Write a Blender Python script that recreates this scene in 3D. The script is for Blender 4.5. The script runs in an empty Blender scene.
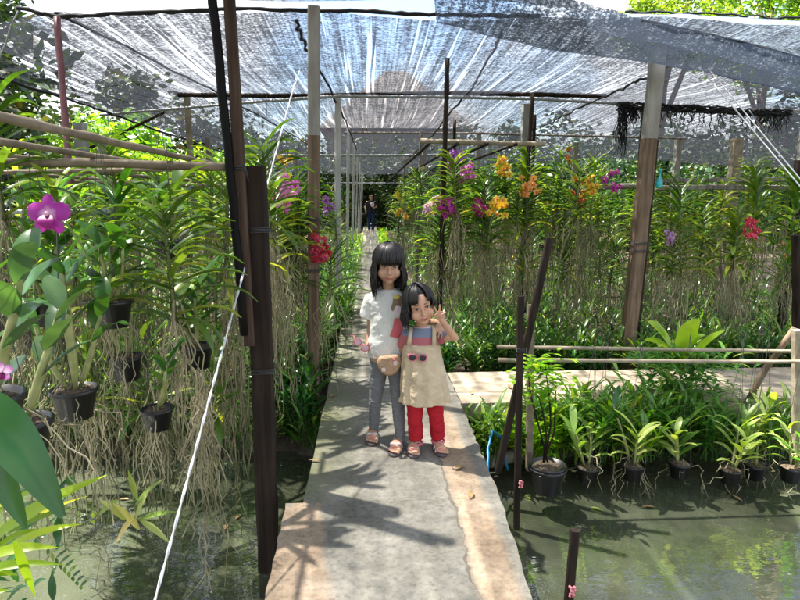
import bpy, bmesh, math, random
from mathutils import Vector, Matrix, Quaternion, noise
R = math.radians
V = Vector
sc = bpy.context.scene
C = sc.collection

# ------------------------------------------------------------------ camera
F = 601.0
PITCH = math.atan(103/F); YAW = math.atan(30/F*math.cos(PITCH)); CAMZ = 1.5
cam_d = bpy.data.cameras.new('camera'); cam = bpy.data.objects.new('camera', cam_d); C.objects.link(cam)
cam.location = (0, 0, CAMZ); cam.rotation_euler = (R(90)-PITCH, 0, -YAW)
cam_d.sensor_width = 36; cam_d.lens = F/800*36; cam_d.clip_start = .05; cam_d.clip_end = 1000
sc.camera = cam
def ray(px, py):
    x = (px-400)/F; y = (300-py)/F
    fy = math.cos(PITCH)+math.sin(PITCH)*y; fz = -math.sin(PITCH)+math.cos(PITCH)*y
    return V((x*math.cos(YAW)+fy*math.sin(YAW), -x*math.sin(YAW)+fy*math.cos(YAW), fz))
def P(px, py, y):
    d = ray(px, py); t = y/d.y; return V((d.x*t, y, CAMZ+d.z*t))
def G(px, py, z=0):
    d = ray(px, py); t = (z-CAMZ)/d.z; return V((d.x*t, d.y*t, z))

# ------------------------------------------------------------------ light
SUN_EL = 66; az = V((.88, -.48)).normalized()
sund = V((math.cos(R(SUN_EL))*az.x, math.cos(R(SUN_EL))*az.y, -math.sin(R(SUN_EL))))
sl = bpy.data.lights.new('sun', 'SUN'); sl.energy = 4.8; sl.angle = R(.9); sl.color = (1, .95, .87)
so = bpy.data.objects.new('sun', sl); C.objects.link(so); so.rotation_euler = sund.to_track_quat('-Z', 'Y').to_euler()
w = bpy.data.worlds.new('World'); sc.world = w; w.use_nodes = True
nt = w.node_tree; nt.nodes.clear()
sky = nt.nodes.new('ShaderNodeTexSky'); sky.sky_type = 'NISHITA'; sky.sun_disc = False
sky.sun_elevation = R(SUN_EL); sky.sun_rotation = math.atan2(-sund.x, -sund.y)
bg = nt.nodes.new('ShaderNodeBackground'); bg.inputs[1].default_value = .078
wo = nt.nodes.new('ShaderNodeOutputWorld')
tc = nt.nodes.new('ShaderNodeTexCoord'); cn = nt.nodes.new('ShaderNodeTexNoise')
cn.inputs['Scale'].default_value = 2.6; cn.inputs['Detail'].default_value = 5
cr = nt.nodes.new('ShaderNodeValToRGB'); cr.color_ramp.elements[0].position = .42; cr.color_ramp.elements[1].position = .55
mx = nt.nodes.new('ShaderNodeMix'); mx.data_type = 'RGBA'; mx.inputs['B'].default_value = (4.6, 4.8, 5.1, 1)
L = nt.links.new
L(tc.outputs['Generated'], cn.inputs['Vector']); L(cn.outputs[0], cr.inputs[0]); L(cr.outputs[0], mx.inputs['Factor'])
L(sky.outputs[0], mx.inputs['A']); L(mx.outputs['Result'], bg.inputs[0]); L(bg.outputs[0], wo.inputs[0])
sc.view_settings.view_transform = 'Standard'; sc.view_settings.look = 'None'; sc.view_settings.gamma = 1
sc.view_settings.exposure = 2.35; sc.view_settings.use_curve_mapping = False
sc.cycles.max_bounces = 8; sc.cycles.transparent_max_bounces = 16; sc.cycles.caustics_reflective = False; sc.cycles.caustics_refractive = False

# ------------------------------------------------------------------ materials
def newmat(name):
    m = bpy.data.materials.new(name); m.use_nodes = True; n = m.node_tree; n.nodes.clear()
    out = n.nodes.new('ShaderNodeOutputMaterial'); b = n.nodes.new('ShaderNodeBsdfPrincipled')
    n.links.new(b.outputs[0], out.inputs[0]); return m, n, b, out
def node(n, t, **kw):
    x = n.nodes.new(t)
    for k, v in kw.items():
        if k in x.inputs.keys() if hasattr(x.inputs, 'keys') else False: x.inputs[k].default_value = v
        else: setattr(x, k, v)
    return x
def noise_tex(n, scale, vec=(1, 1, 1), detail=4, coord='Object', rough=.55):
    t = n.nodes.new('ShaderNodeTexCoord'); mp = n.nodes.new('ShaderNodeMapping'); mp.inputs['Scale'].default_value = vec
    z = n.nodes.new('ShaderNodeTexNoise'); z.inputs['Scale'].default_value = scale; z.inputs['Detail'].default_value = detail; z.inputs['Roughness'].default_value = rough
    n.links.new(t.outputs[coord], mp.inputs[0]); n.links.new(mp.outputs[0], z.inputs['Vector']); return z
def ramp(n, fac, stops):
    r = n.nodes.new('ShaderNodeValToRGB'); e = r.color_ramp.elements
    while len(e) < len(stops): e.new(.5)
    for i, (p, c) in enumerate(stops):
        e[i].position = p; e[i].color = (c[0], c[1], c[2], 1) if not isinstance(c, (int, float)) else (c, c, c, 1)
    n.links.new(fac, r.inputs[0]); return r
def mixc(n, fac, a, b, mode='MIX'):
    m = n.nodes.new('ShaderNodeMix'); m.data_type = 'RGBA'; m.blend_type = mode
    for s, v in (('Factor', fac), ('A', a), ('B', b)):
        i = m.inputs[s] if s == 'Factor' else [q for q in m.inputs if q.name == s and q.type == 'RGBA'][0]
        if hasattr(v, 'links'): n.links.new(v, i)
        else: i.default_value = v if isinstance(v, (int, float)) else (*v[:3], 1)
    return [q for q in m.outputs if q.type == 'RGBA'][0]
def math_(n, op, a, b=0.0):
    m = n.nodes.new('ShaderNodeMath'); m.operation = op
    for i, v in enumerate((a, b)):
        if hasattr(v, 'links'): n.links.new(v, m.inputs[i])
        else: m.inputs[i].default_value = v
    return m.outputs[0]
def bump(n, b, h, s=.3, d=.01):
    q = n.nodes.new('ShaderNodeBump'); q.inputs['Strength'].default_value = s; q.inputs['Distance'].default_value = d
    n.links.new(h, q.inputs['Height']); n.links.new(q.outputs[0], b.inputs['Normal'])

def leafmat(name, c1, c2, c3, rough=.38, trans=.35):
    m, n, b, out = newmat(name)
    g = n.nodes.new('ShaderNodeNewGeometry'); oi = n.nodes.new('ShaderNodeObjectInfo')
    r = ramp(n, g.outputs['Random Per Island'], [(0, c1), (.55, c2), (.9, c3), (1, (c3[0]*1.5+.05, c3[1]*1.15, c3[2]))])
    z = noise_tex(n, 9, detail=3)
    hs = n.nodes.new('ShaderNodeHueSaturation')
    n.links.new(math_(n, 'ADD', math_(n, 'MULTIPLY', oi.outputs['Random'], .05), .475), hs.inputs['Hue'])
    n.links.new(math_(n, 'ADD', math_(n, 'MULTIPLY', z.outputs[0], .9), .55), hs.inputs['Value'])
    n.links.new(r.outputs[0], hs.inputs['Color'])
    n.links.new(hs.outputs[0], b.inputs['Base Color']); b.inputs['Roughness'].default_value = rough
    tr = n.nodes.new('ShaderNodeBsdfTranslucent')
    n.links.new(mixc(n, 1.0, hs.outputs[0], (1.7, 1.75, .45), 'MULTIPLY'), tr.inputs[0])
    mxs = n.nodes.new('ShaderNodeMixShader'); mxs.inputs[0].default_value = trans
    n.links.new(b.outputs[0], mxs.inputs[1]); n.links.new(tr.outputs[0], mxs.inputs[2]); n.links.new(mxs.outputs[0], out.inputs[0])
    return m
def plain(name, col, rough=.6, var=.3, scale=12, vec=(1, 1, 1), bs=.3, spec=.5, bd=.004, col2=None):
    m, n, b, out = newmat(name)
    z = noise_tex(n, scale, vec)
    lo = col2 or tuple(c*(1-var) for c in col); r = ramp(n, z.outputs[0], [(.3, lo), (.7, tuple(min(1, c*(1+var*.6)) for c in col))])
    n.links.new(r.outputs[0], b.inputs['Base Color']); b.inputs['Roughness'].default_value = rough; b.inputs['Specular IOR Level'].default_value = spec
    if bs: bump(n, b, z.outputs[0], bs, bd)
    return m
def woodmat(name, c1, c2, c3=None, vec=(30, 30, 1.6)):
    m, n, b, out = newmat(name)
    z = noise_tex(n, 1, vec, 6); z2 = noise_tex(n, 2.2, (1, 1, 1), 4)
    r = ramp(n, z.outputs[0], [(.32, c1), (.62, c2)])
    r2 = ramp(n, z2.outputs[0], [(.45, 0), (.7, 1)])
    n.links.new(mixc(n, math_(n, 'MULTIPLY', r2.outputs[0], .6), r.outputs[0], c3 or c1), b.inputs['Base Color'])
    b.inputs['Roughness'].default_value = .85; b.inputs['Specular IOR Level'].default_value = .2; bump(n, b, z.outputs[0], .6, .006)
    return m

M = {}
M['vanda_dark'] = leafmat('vanda_leaf', (.035, .095, .014), (.085, .19, .026), (.21, .32, .05), .26)
M['vanda_lime'] = leafmat('vanda_leaf_lime', (.075, .15, .018), (.16, .26, .03), (.34, .42, .07), .28)
M['dendro'] = leafmat('broad_leaf', (.022, .075, .015), (.04, .115, .022), (.08, .18, .035), .22, .22)
M['blueleaf'] = leafmat('bluish_leaf', (.04, .095, .045), (.06, .13, .06), (.10, .19, .07), .2, .2)
M['herb'] = leafmat('herb_leaf', (.05, .13, .018), (.10, .23, .03), (.24, .38, .07), .35, .35)
M['herb_dark'] = leafmat('herb_leaf_dark', (.022, .075, .015), (.045, .13, .025), (.10, .22, .04), .25, .25)
M['lime'] = leafmat('lime_leaf', (.15, .32, .015), (.25, .46, .02), (.38, .58, .04), .35, .45)
M['pale'] = leafmat('pale_leaf', (.16, .28, .05), (.28, .40, .09), (.44, .50, .18), .4, .35)
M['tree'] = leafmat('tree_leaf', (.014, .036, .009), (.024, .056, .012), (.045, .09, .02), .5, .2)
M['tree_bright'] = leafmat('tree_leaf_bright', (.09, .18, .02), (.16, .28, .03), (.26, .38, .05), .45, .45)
M['root'] = plain('orchid_root', (.44, .38, .24), .8, .45, 5, col2=(.09, .09, .035), bs=0)
M['rootdark'] = plain('orchid_root_green', (.22, .21, .10), .8, .45, 5, col2=(.055, .07, .022), bs=0)
M['stem'] = plain('green_stem', (.14, .16, .05), .6, .5, 20)
M['cane'] = plain('orchid_cane', (.30, .30, .12), .5, .4, 14, col2=(.16, .19, .05))
M['spike'] = plain('flower_stalk', (.16, .26, .06), .5)
M['pot'] = plain('black_plastic', (.008, .008, .009), .4, .3, 30, bs=.1)
M['soil'] = plain('soil', (.075, .055, .038), .95, .5, 14, bs=.8, bd=.03)
M['bark'] = plain('potting_bark', (.10, .07, .045), .9, .5, 60, bs=1, bd=.01)
M['wire'] = plain('dark_wire', (.05, .05, .05), .5, .3, 30, bs=0)
M['rope'] = plain('black_rope', (.015, .015, .017), .9, .3, 60)
M['cable'] = plain('white_cable', (.62, .63, .64), .4, .2, 80)
M['concrete_post'] = woodmat('concrete_post', (.20, .19, .17), (.33, .32, .29), (.12, .10, .075), (9, 9, 2))
M['post_white'] = woodmat('pale_post', (.45, .44, .42), (.62, .61, .58), (.3, .27, .22), (9, 9, 2))
M['post_wood'] = woodmat('weathered_post', (.085, .055, .036), (.21, .15, .10), (.045, .03, .02))
M['post_mid'] = woodmat('brown_pole', (.030, .018, .012), (.085, .056, .040), (.014, .010, .007))
M['post_dark'] = woodmat('dark_post', (.010, .007, .005), (.038, .025, .018), (.005, .004, .0035))
M['post_grey'] = woodmat('grey_wood', (.14, .12, .10), (.32, .29, .25), (.09, .07, .06))
M['bamboo'] = woodmat('bamboo', (.14, .11, .08), (.27, .22, .16), (.08, .06, .045), (12, 12, 12))
M['bamboo_pale'] = woodmat('bamboo_pale', (.20, .17, .12), (.34, .29, .21), (.12, .10, .07), (12, 12, 12))
M['red_pipe'] = plain('red_painted_pipe', (.20, .07, .08), .5, .35, 12)
M['black_pipe'] = plain('black_pipe', (.004, .004, .004), .7, .3, 12, spec=.15)
M['steel'] = plain('grey_steel_pipe', (.30, .32, .33), .45, .3, 12)
M['blue_hose'] = plain('blue_hose', (.02, .22, .42), .35, .2, 12, bs=0)
M['turq'] = plain('turquoise_plastic', (.02, .35, .38), .3, .2, 12, bs=0)
M['egg'] = plain('pink_egg', (.75, .25, .28), .6, .2, 90, bs=.5)
for nm, c in dict(magenta=(.50, .02, .36), pink=(.72, .18, .55), palepink=(.80, .45, .58), violet=(.42, .13, .55), yellow=(.85, .52, .01), orange=(.85, .38, .08),
                  redorange=(.75, .13, .02), red=(.55, .01, .04), deep=(.55, .03, .22), lilac=(.55, .32, .62), lip=(.25, .0, .12), eye_y=(.85, .6, .1), white=(.8, .78, .76)).items():
    m, n, b, out = newmat('petal_'+nm); z = noise_tex(n, 45, detail=2)
    r = ramp(n, z.outputs[0], [(.3, tuple(x*.7 for x in c)), (.75, tuple(min(.9, x*1.15+.03) for x in c))]); n.links.new(r.outputs[0], b.inputs['Base Color'])
    b.inputs['Roughness'].default_value = .5
    tr = n.nodes.new('ShaderNodeBsdfTranslucent'); n.links.new(r.outputs[0], tr.inputs[0]); ms = n.nodes.new('ShaderNodeMixShader'); ms.inputs[0].default_value = .3
    n.links.new(b.outputs[0], ms.inputs[1]); n.links.new(tr.outputs[0], ms.inputs[2]); n.links.new(ms.outputs[0], out.inputs[0]); M[nm] = m

# shade net: thin black-grey mesh cloth, cut by slits that run along the tunnel
def netmat(name, cover, slit, col, tcol, ymul=.5, grain=(34, 55, 34), contrast=.9):
    # cover = share of the cloth that is thread; slits and thin places run along the tunnel
    m, n, b, out = newmat(name)
    sl_ = noise_tex(n, 1, (15, ymul*.4, .3), 2); st = noise_tex(n, 1, (34, ymul*1.2, 2), 3); th = noise_tex(n, 1, grain, 3, rough=.75); rip = noise_tex(n, 1, (5, 15, 5), 5, rough=.75); big = noise_tex(n, 1, (.45, .6, .5), 3)
    s = ramp(n, sl_.outputs[0], [(slit, 0), (slit+.03, 1)]).outputs[0]
    def c(o, k): return math_(n, 'MULTIPLY', math_(n, 'SUBTRACT', o.outputs[0], .5), k)
    op = math_(n, 'ADD', 1-cover, c(th, 3.2*contrast)); op = math_(n, 'ADD', op, c(rip, 1.3*contrast)); op = math_(n, 'ADD', op, c(st, 1.5*contrast)); op = math_(n, 'ADD', op, c(big, .7*contrast))
    op = math_(n, 'MAXIMUM', op, math_(n, 'MULTIPLY', s, .9)); op = math_(n, 'MINIMUM', math_(n, 'MAXIMUM', op, .03), .95)
    d = n.nodes.new('ShaderNodeBsdfDiffuse'); d.inputs[0].default_value = (*col, 1); tl = n.nodes.new('ShaderNodeBsdfTranslucent'); tl.inputs[0].default_value = (*tcol, 1)
    ad = n.nodes.new('ShaderNodeAddShader'); tp = n.nodes.new('ShaderNodeBsdfTransparent'); ms = n.nodes.new('ShaderNodeMixShader')
    n.links.new(d.outputs[0], ad.inputs[0]); n.links.new(tl.outputs[0], ad.inputs[1])
    n.links.new(op, ms.inputs[0]); n.links.new(ad.outputs[0], ms.inputs[1]); n.links.new(tp.outputs[0], ms.inputs[2]); n.links.new(ms.outputs[0], out.inputs[0])
    return m
M['net'] = netmat('shade_net', .80, .61, (.04, .042, .05), (.012, .013, .017))
M['net_front'] = netmat('shade_net_front', .70, .66, (.04, .042, .05), (.015, .017, .02), contrast=.4)
M['net_thick'] = netmat('shade_net_doubled', .84, .85, (.06, .075, .11), (.012, .015, .022), 3, (48, 75, 48), 1.1)
M['net_light'] = netmat('shade_net_pale', .80, .9, (.19, .23, .29), (.07, .09, .12), 3, contrast=.5)
M['net_edge'] = plain('net_hem', (.012, .012, .014), .95, .3, 50)

# ------------------------------------------------------------------ mesh helper
class MB:
    def __init__(s): s.v = []; s.f = []; s.m = []
    def quad(s, a, b, c, d, mi=0):
        i = len(s.v); s.v += [a, b, c, d]; s.f.append((i, i+1, i+2, i+3)); s.m.append(mi)
    def add(s, vs, fs, mi=0):
        i = len(s.v); s.v += vs; s.f += [tuple(i+k for k in f) for f in fs]; s.m += [mi]*len(fs)
    def box(s, c, sz, rot=None, mi=0):
        hx, hy, hz = sz[0]/2, sz[1]/2, sz[2]/2
        vs = [V((x, y, z)) for x in (-hx, hx) for y in (-hy, hy) for z in (-hz, hz)]
        if rot: vs = [rot @ v for v in vs]
        s.add([v+V(c) for v in vs], [(0, 1, 3, 2), (4, 6, 7, 5), (0, 4, 5, 1), (2, 3, 7, 6), (0, 2, 6, 4), (1, 5, 7, 3)], mi)
    def tube(s, pts, rad, n=6, mi=0, cap=True, flat=1.0):
        pts = [V(p) for p in pts]; N = len(pts)
        if isinstance(rad, (int, float)): rad = [rad]*N
        ref = None; vs = []
        for i, p in enumerate(pts):
            d = (pts[min(i+1, N-1)]-pts[max(i-1, 0)]).normalized()
            if ref is None: ref = d.cross(V((0, 0, 1)) if abs(d.z) < .9 else V((0, 1, 0))).normalized()
            ref = (ref-d*ref.dot(d)).normalized(); q = d.cross(ref)
            for k in range(n):
                a = 2*math.pi*k/n; vs.append(p+(ref*math.cos(a)+q*math.sin(a)*flat)*rad[i])
        fs = [(i*n+k, i*n+(k+1) % n, (i+1)*n+(k+1) % n, (i+1)*n+k) for i in range(N-1) for k in range(n)]
        if cap: fs += [tuple(range(n))[::-1], tuple((N-1)*n+k for k in range(n))]
        s.add(vs, fs, mi)
    def squarepost(s, p0, p1, w, d=None, mi=0, seg=6, wob=.004, rnd=None):
        # hewn square post with slightly wandering edges
        rnd = rnd or random; d = d or w; p0, p1 = V(p0), V(p1); ax = (p1-p0).normalized()
        u = ax.cross(V((0, 1, 0))).normalized(); v = ax.cross(u); vs = []; n = 8
        for i in range(seg+1):
            c = p0.lerp(p1, i/seg); k = 0
            for (a, b) in ((-.5, -.38), (-.38, -.5), (.38, -.5), (.5, -.38), (.5, .38), (.38, .5), (-.38, .5), (-.5, .38)):
                vs.append(c+u*(a*w+rnd.uniform(-wob, wob))+v*(b*d+rnd.uniform(-wob, wob)))
        fs = [(i*n+k, i*n+(k+1) % n, (i+1)*n+(k+1) % n, (i+1)*n+k) for i in range(seg) for k in range(n)]
        fs += [tuple(range(n))[::-1], tuple(seg*n+k for k in range(n))]
        s.add(vs, fs, mi)
    def ellip(s, c, r, rot=None, nu=14, nv=9, mi=0):
        vs = []; c = V(c)
        for j in range(nv+1):
            th = math.pi*j/nv
            for k in range(nu):
                a = 2*math.pi*k/nu; p = V((math.sin(th)*math.cos(a)*r[0], math.sin(th)*math.sin(a)*r[1], math.cos(th)*r[2]))
                vs.append(c+(rot @ p if rot else p))
        fs = [(j*nu+k, (j+1)*nu+k, (j+1)*nu+(k+1) % nu, j*nu+(k+1) % nu) for j in range(nv) for k in range(nu)]
        s.add(vs, fs, mi)
    def rings(s, rs, n=20, mi=0):   # rs: (centre, rx, ry) horizontal rings
        vs = []
        for c, rx, ry in rs:
            for k in range(n):
                a = 2*math.pi*k/n; vs.append(V(c)+V((math.cos(a)*rx, math.sin(a)*ry, 0)))
        fs = [(i*n+k, i*n+(k+1) % n, (i+1)*n+(k+1) % n, (i+1)*n+k) for i in range(len(rs)-1) for k in range(n)]
        fs += [tuple(range(n))[::-1], tuple((len(rs)-1)*n+k for k in range(n))]
        s.add(vs, fs, mi)
    def leaf(s, p, d, Ln, W, droop=1.0, n=6, fold=.25, shape='strap', mi=0, side=None, twist=0.0):
        p = V(p); d = V(d).normalized(); st = Ln/n; vs = []
        side = side or d.cross(V((0, 0, 1)))
        if side.length < .05: side = V((1, 0, 0))
        side = side.normalized()
        for i in range(n+1):
            t = i/n
            if shape == 'strap': wd = W*(.75+.25*math.sin(min(1, t*2)*math.pi/2))*(1 if t < .8 else max(.15, 1-(t-.8)/.2*.8))
            elif shape == 'broad': wd = W*max(.06, math.sin(math.pi*(t*.93+.05))**.7)
            else: wd = W*max(.04, math.sin(math.pi*min(1, (t*.95+.04)**.8)))
            sd = (side-d*side.dot(d)).normalized(); up = sd.cross(d)
            if twist: sd = Quaternion(d, twist*t) @ sd; up = sd.cross(d)
            vs += [p-sd*wd*.5+up*fold*wd*.5, p.copy(), p+sd*wd*.5+up*fold*wd*.5]
            p = p+d*st; d = (d+V((0, 0, -1))*droop*st/Ln*(.4+t*1.4)).normalized()
        fs = []
        for i in range(n):
            a = i*3; fs += [(a, a+1, a+4, a+3), (a+1, a+2, a+5, a+4)]
        s.add(vs, fs, mi)
    def mesh(s, name, mats, smooth=True):
        me = bpy.data.meshes.new(name); me.from_pydata([tuple(v) for v in s.v], [], s.f)
        for m in (mats if isinstance(mats, (list, tuple)) else [mats]): me.materials.append(m)
        if any(s.m): me.polygons.foreach_set('material_index', s.m)
        me.polygons.foreach_set('use_smooth', [smooth]*len(s.f)); me.update(); return me
    def obj(s, name, mats, parent=None, smooth=True):
        return link(name, s.mesh(name, mats, smooth), parent)
def link(name, me, parent=None, loc=None, rot=None, scale=None):
    o = bpy.data.objects.new(name, me); C.objects.link(o)
    if parent: o.parent = parent
    if loc is not None: o.location = loc
    if rot is not None: o.rotation_euler = rot
    if scale is not None: o.scale = (scale,)*3 if isinstance(scale, (int, float)) else scale
    return o
def tag(o, label=None, cat=None, group=None, kind=None):
    if label: o['label'] = label
    if cat: o['category'] = cat
    if group: o['group'] = group
    if kind: o['kind'] = kind
    return o
def empty(name, loc, label, cat, group=None, rz=0, scale=1):
    o = bpy.data.objects.new(name, None); C.objects.link(o); o.location = loc; o.rotation_euler = (0, 0, rz); o.scale = (scale,)*3; o.empty_display_size = .1
    return tag(o, label, cat, group)
def setobj(name, mb, mat, label, cat, group=None, smooth=True):
    return tag(mb.obj(name, mat, smooth=smooth), label, cat, group)
rnd = random.Random(11)
WATER = -.5
def ordn(n): return f"{n}{'th' if 10 <= n % 100 <= 20 else {1: 'st', 2: 'nd', 3: 'rd'}.get(n % 10, 'th')}"

# ================================================================== SETTING
def soilz(x, y):
    # canal in front, banks behind
    edge = 4.28 if x < -.4 else 4.12
    e = edge+.10*math.sin(x*3.1)+.06*math.sin(x*7.7+1)
    t = max(0, min(1, (y-e)/.35)); z = -1.3+t*(.92+.18*min(1, max(0, y-4.6)))
    return z+.03*noise.noise(V((x*1.5, y*1.5, 0)))
mb = MB(); xs = [-400, -120, -40, -15, -8]+[-5+i*.25 for i in range(60)]+[12, 18, 40, 120, 400]; ys = [-300, -60, -10, 0, 2, 3, 3.6]+[3.9+i*.1 for i in range(14)]+[5.6, 6.5, 8, 10, 14, 18, 24, 34, 60, 150, 500]
vs = [V((x, y, soilz(x, y) if abs(x) < 14 else -.25)) for y in ys for x in xs]; nx = len(xs)
mb.add(vs, [(j*nx+i, j*nx+i+1, (j+1)*nx+i+1, (j+1)*nx+i) for j in range(len(ys)-1) for i in range(nx-1)])
tag(mb.obj('ground', M['soil']), kind='structure')

def watermat():
    m, n, b, out = newmat('canal_water')
    z = noise_tex(n, 1.1, (1, 1, 1), 4); z2 = noise_tex(n, 5, (1, 1.6, 1), 3)
    r = ramp(n, z.outputs[0], [(.3, (.038, .044, .026)), (.55, (.062, .070, .044)), (.75, (.095, .104, .070))])
    n.links.new(r.outputs[0], b.inputs['Base Color']); b.inputs['Roughness'].default_value = .03; b.inputs['IOR'].default_value = 2.1; b.inputs['Specular IOR Level'].default_value = .8
    bump(n, b, z2.outputs[0], .22, .02); return m
M['water'] = watermat()
mb = MB(); mb.quad(V((-9, -3, WATER)), V((12, -3, WATER)), V((12, 4.6, WATER)), V((-9, 4.6, WATER)))
tag(mb.obj('canal_water', M['water'], smooth=False), kind='structure')

def pathmat(strip):
    m, n, b, out = newmat('walkway_concrete')
    t = n.nodes.new('ShaderNodeTexCoord'); sp = n.nodes.new('ShaderNodeSeparateXYZ'); n.links.new(t.outputs['Object'], sp.inputs[0])
    z = noise_tex(n, 3.2, detail=8, rough=.65); f = noise_tex(n, 38, detail=6, rough=.75); w_ = noise_tex(n, 4, detail=6); g_ = noise_tex(n, 1.7, detail=5)
    base = ramp(n, z.outputs[0], [(.28, (.115, .108, .088)), (.5, (.20, .19, .16)), (.72, (.30, .28, .24))])
    gr = ramp(n, f.outputs[0], [(.30, .55), (.5, .97), (.70, 1.15)])
    col = mixc(n, 1.0, base.outputs[0], gr.outputs[0], 'MULTIPLY')
    # algae along the left margin and lengthwise wear
    xw = math_(n, 'ADD', sp.outputs[0], math_(n, 'MULTIPLY', math_(n, 'SUBTRACT', w_.outputs[0], .5), .13))
    left = n.nodes.new('ShaderNodeMapRange'); n.links.new(xw, left.inputs[0]); left.inputs[1].default_value = -.05; left.inputs[2].default_value = -.36
    alg = math_(n, 'MULTIPLY', math_(n, 'MULTIPLY', left.outputs[0], g_.outputs[0]), 1.1)
    ynear = n.nodes.new('ShaderNodeMapRange'); n.links.new(sp.outputs[1], ynear.inputs[0]); ynear.inputs[1].default_value = 2.75; ynear.inputs[2].default_value = 2.95
    col = mixc(n, math_(n, 'MULTIPLY', alg, ynear.outputs[0]), col, (.15, .17, .06))
    if strip:
        s1 = n.nodes.new('ShaderNodeMapRange'); n.links.new(xw, s1.inputs[0]); s1.inputs[1].default_value = .38; s1.inputs[2].default_value = .43
        s2 = n.nodes.new('ShaderNodeMapRange'); n.links.new(math_(n, 'ADD', sp.outputs[0], math_(n, 'MULTIPLY', math_(n, 'SUBTRACT', w_.outputs[0], .5), .08)), s2.inputs[0]); s2.inputs[1].default_value = .59; s2.inputs[2].default_value = .55
        s3 = n.nodes.new('ShaderNodeMapRange'); n.links.new(sp.outputs[1], s3.inputs[0]); s3.inputs[1].default_value = 4.25; s3.inputs[2].default_value = 4.1
        s4 = n.nodes.new('ShaderNodeMapRange'); n.links.new(math_(n, 'ADD', xw, math_(n, 'MULTIPLY', sp.outputs[1], .12)), s4.inputs[0]); s4.inputs[1].default_value = .10; s4.inputs[2].default_value = .06
        nn = n.nodes.new('ShaderNodeMapRange'); n.links.new(math_(n, 'ADD', sp.outputs[1], w_.outputs[0]), nn.inputs[0]); nn.inputs[1].default_value = 3.3; nn.inputs[2].default_value = 3.25
        mk = math_(n, 'MULTIPLY', math_(n, 'MULTIPLY', s1.outputs[0], s2.outputs[0]), s3.outputs[0])
        mk = math_(n, 'MAXIMUM', mk, math_(n, 'MULTIPLY', s4.outputs[0], nn.outputs[0]))
        tc_ = ramp(n, z.outputs[0], [(.3, (.24, .165, .105)), (.55, (.37, .27, .18)), (.75, (.44, .36, .27))])
        tcol = mixc(n, 1.0, tc_.outputs[0], gr.outputs[0], 'MULTIPLY')
        col = mixc(n, math_(n, 'MULTIPLY', mk, math_(n, 'ADD', .45, math_(n, 'MULTIPLY', g_.outputs[0], .6))), col, tcol)
        # dark crack line beside the patch
        ck = math_(n, 'LESS_THAN', math_(n, 'ABSOLUTE', math_(n, 'SUBTRACT', math_(n, 'ADD', xw, math_(n, 'MULTIPLY', f.outputs[0], .02)), .405)), math_(n, 'MULTIPLY', math_(n, 'SUBTRACT', z.outputs[0], .38), .05))
        col = mixc(n, math_(n, 'MULTIPLY', math_(n, 'MULTIPLY', ck, s3.outputs[0]), .65), col, (.09, .08, .065))
    n.links.new(col, b.inputs['Base Color']); b.inputs['Roughness'].default_value = .85; b.inputs['Specular IOR Level'].default_value = .25
    bump(n, b, f.outputs[0], .5, .006); return m
M['path'] = pathmat(True)
def slab(poly, z0, z1, edge=.012, wob=.006, r=rnd):
    # slab with a chipped, slightly rounded rim
    pts = []
    for i in range(len(poly)):
        a = V(poly[i]); b_ = V(poly[(i+1) % len(poly)]); k = max(1, int((b_-a).length/.06)); k = min(k, 120)
        for j in range(k): pts.append(a.lerp(b_, j/k)+V((r.uniform(-wob, wob), r.uniform(-wob, wob))))
    m_ = MB(); n = len(pts); c = sum(pts, V((0, 0)))/n
    top = []; 
    for k_, (ins, z) in enumerate(((0, z0), (0, z1-edge), (edge, z1))):
        for p in pts:
            q = p
            if ins: q = p+(c-p).normalized()*0
            top.append(V((q.x, q.y, z)))
    m_.add(top, [(L_*n+i, L_*n+(i+1) % n, (L_+1)*n+(i+1) % n, (L_+1)*n+i) for L_ in range(2) for i in range(n)])
    m_.add([V((p.x, p.y, z1)) for p in pts], [tuple(range(n))]); return m_
XL, XR = -.345, .645
tag(slab([(-.345, 2.79), (XR, 2.79), (XR+.012, 4.2), (.65, 5.1), (.36, 5.4), (.32, 40), (-.33, 40)], -.14, 0).obj('walkway', M['path'], smooth=False), kind='structure')
tag(slab([(-.425, 2.784), (-.41, 2.0), (-.42, -2), (.58, -2), (.60, 2.0), (XR-.002, 2.784)], -.16, .006).obj('walkway_near', M['path'], smooth=False), kind='structure')
M['path2'] = plain('side_path_concrete', (.40, .33, .24), .9, .4, 6, bs=.6, bd=.006)
tag(slab([(XR+.02, 4.22), (9, 4.25), (9, 5.05), (XR+.016, 5.02)], -.13, -.004).obj('side_path', M['path2'], smooth=False), kind='structure')
# stone bearers under the walkway
mb = MB()
for y in (2.2, 3.6): mb.box((.12, y, -.7), (.7, .18, 1.06))
tag(mb.obj('walkway_bearers', M['path2'], smooth=False), kind='structure')

# ================================================================== NETS
def netgrid(name, fn, nu, nv, mat, label, hem=True, group='shade net panels'):
    m_ = MB(); vs = [fn(i/nu, j/nv) for j in range(nv+1) for i in range(nu+1)]
    m_.add(vs, [(j*(nu+1)+i, j*(nu+1)+i+1, (j+1)*(nu+1)+i+1, (j+1)*(nu+1)+i) for j in range(nv) for i in range(nu)])
    return tag(m_.obj(name, mat), label, 'shade net', group)
def roofz(x, y):
    z = 2.96-.010*max(0, y-12)
    z -= .07*abs(math.sin(math.pi*(y-5.1)/3.95))*(1 if x > -3 else .5)
    z -= .05*abs(math.sin(math.pi*(x+.5)/2.85))
    if x < -2.5: z = z+(2.66-z)*min(1, (-2.5-x)/1.1)
    if x > 3: z -= .05*(x-3)*min(1, y/12)
    return z+.03*noise.noise(V((x*1.1, y*.6, 3)))+.012*noise.noise(V((x*4, y*2, 5)))
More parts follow.
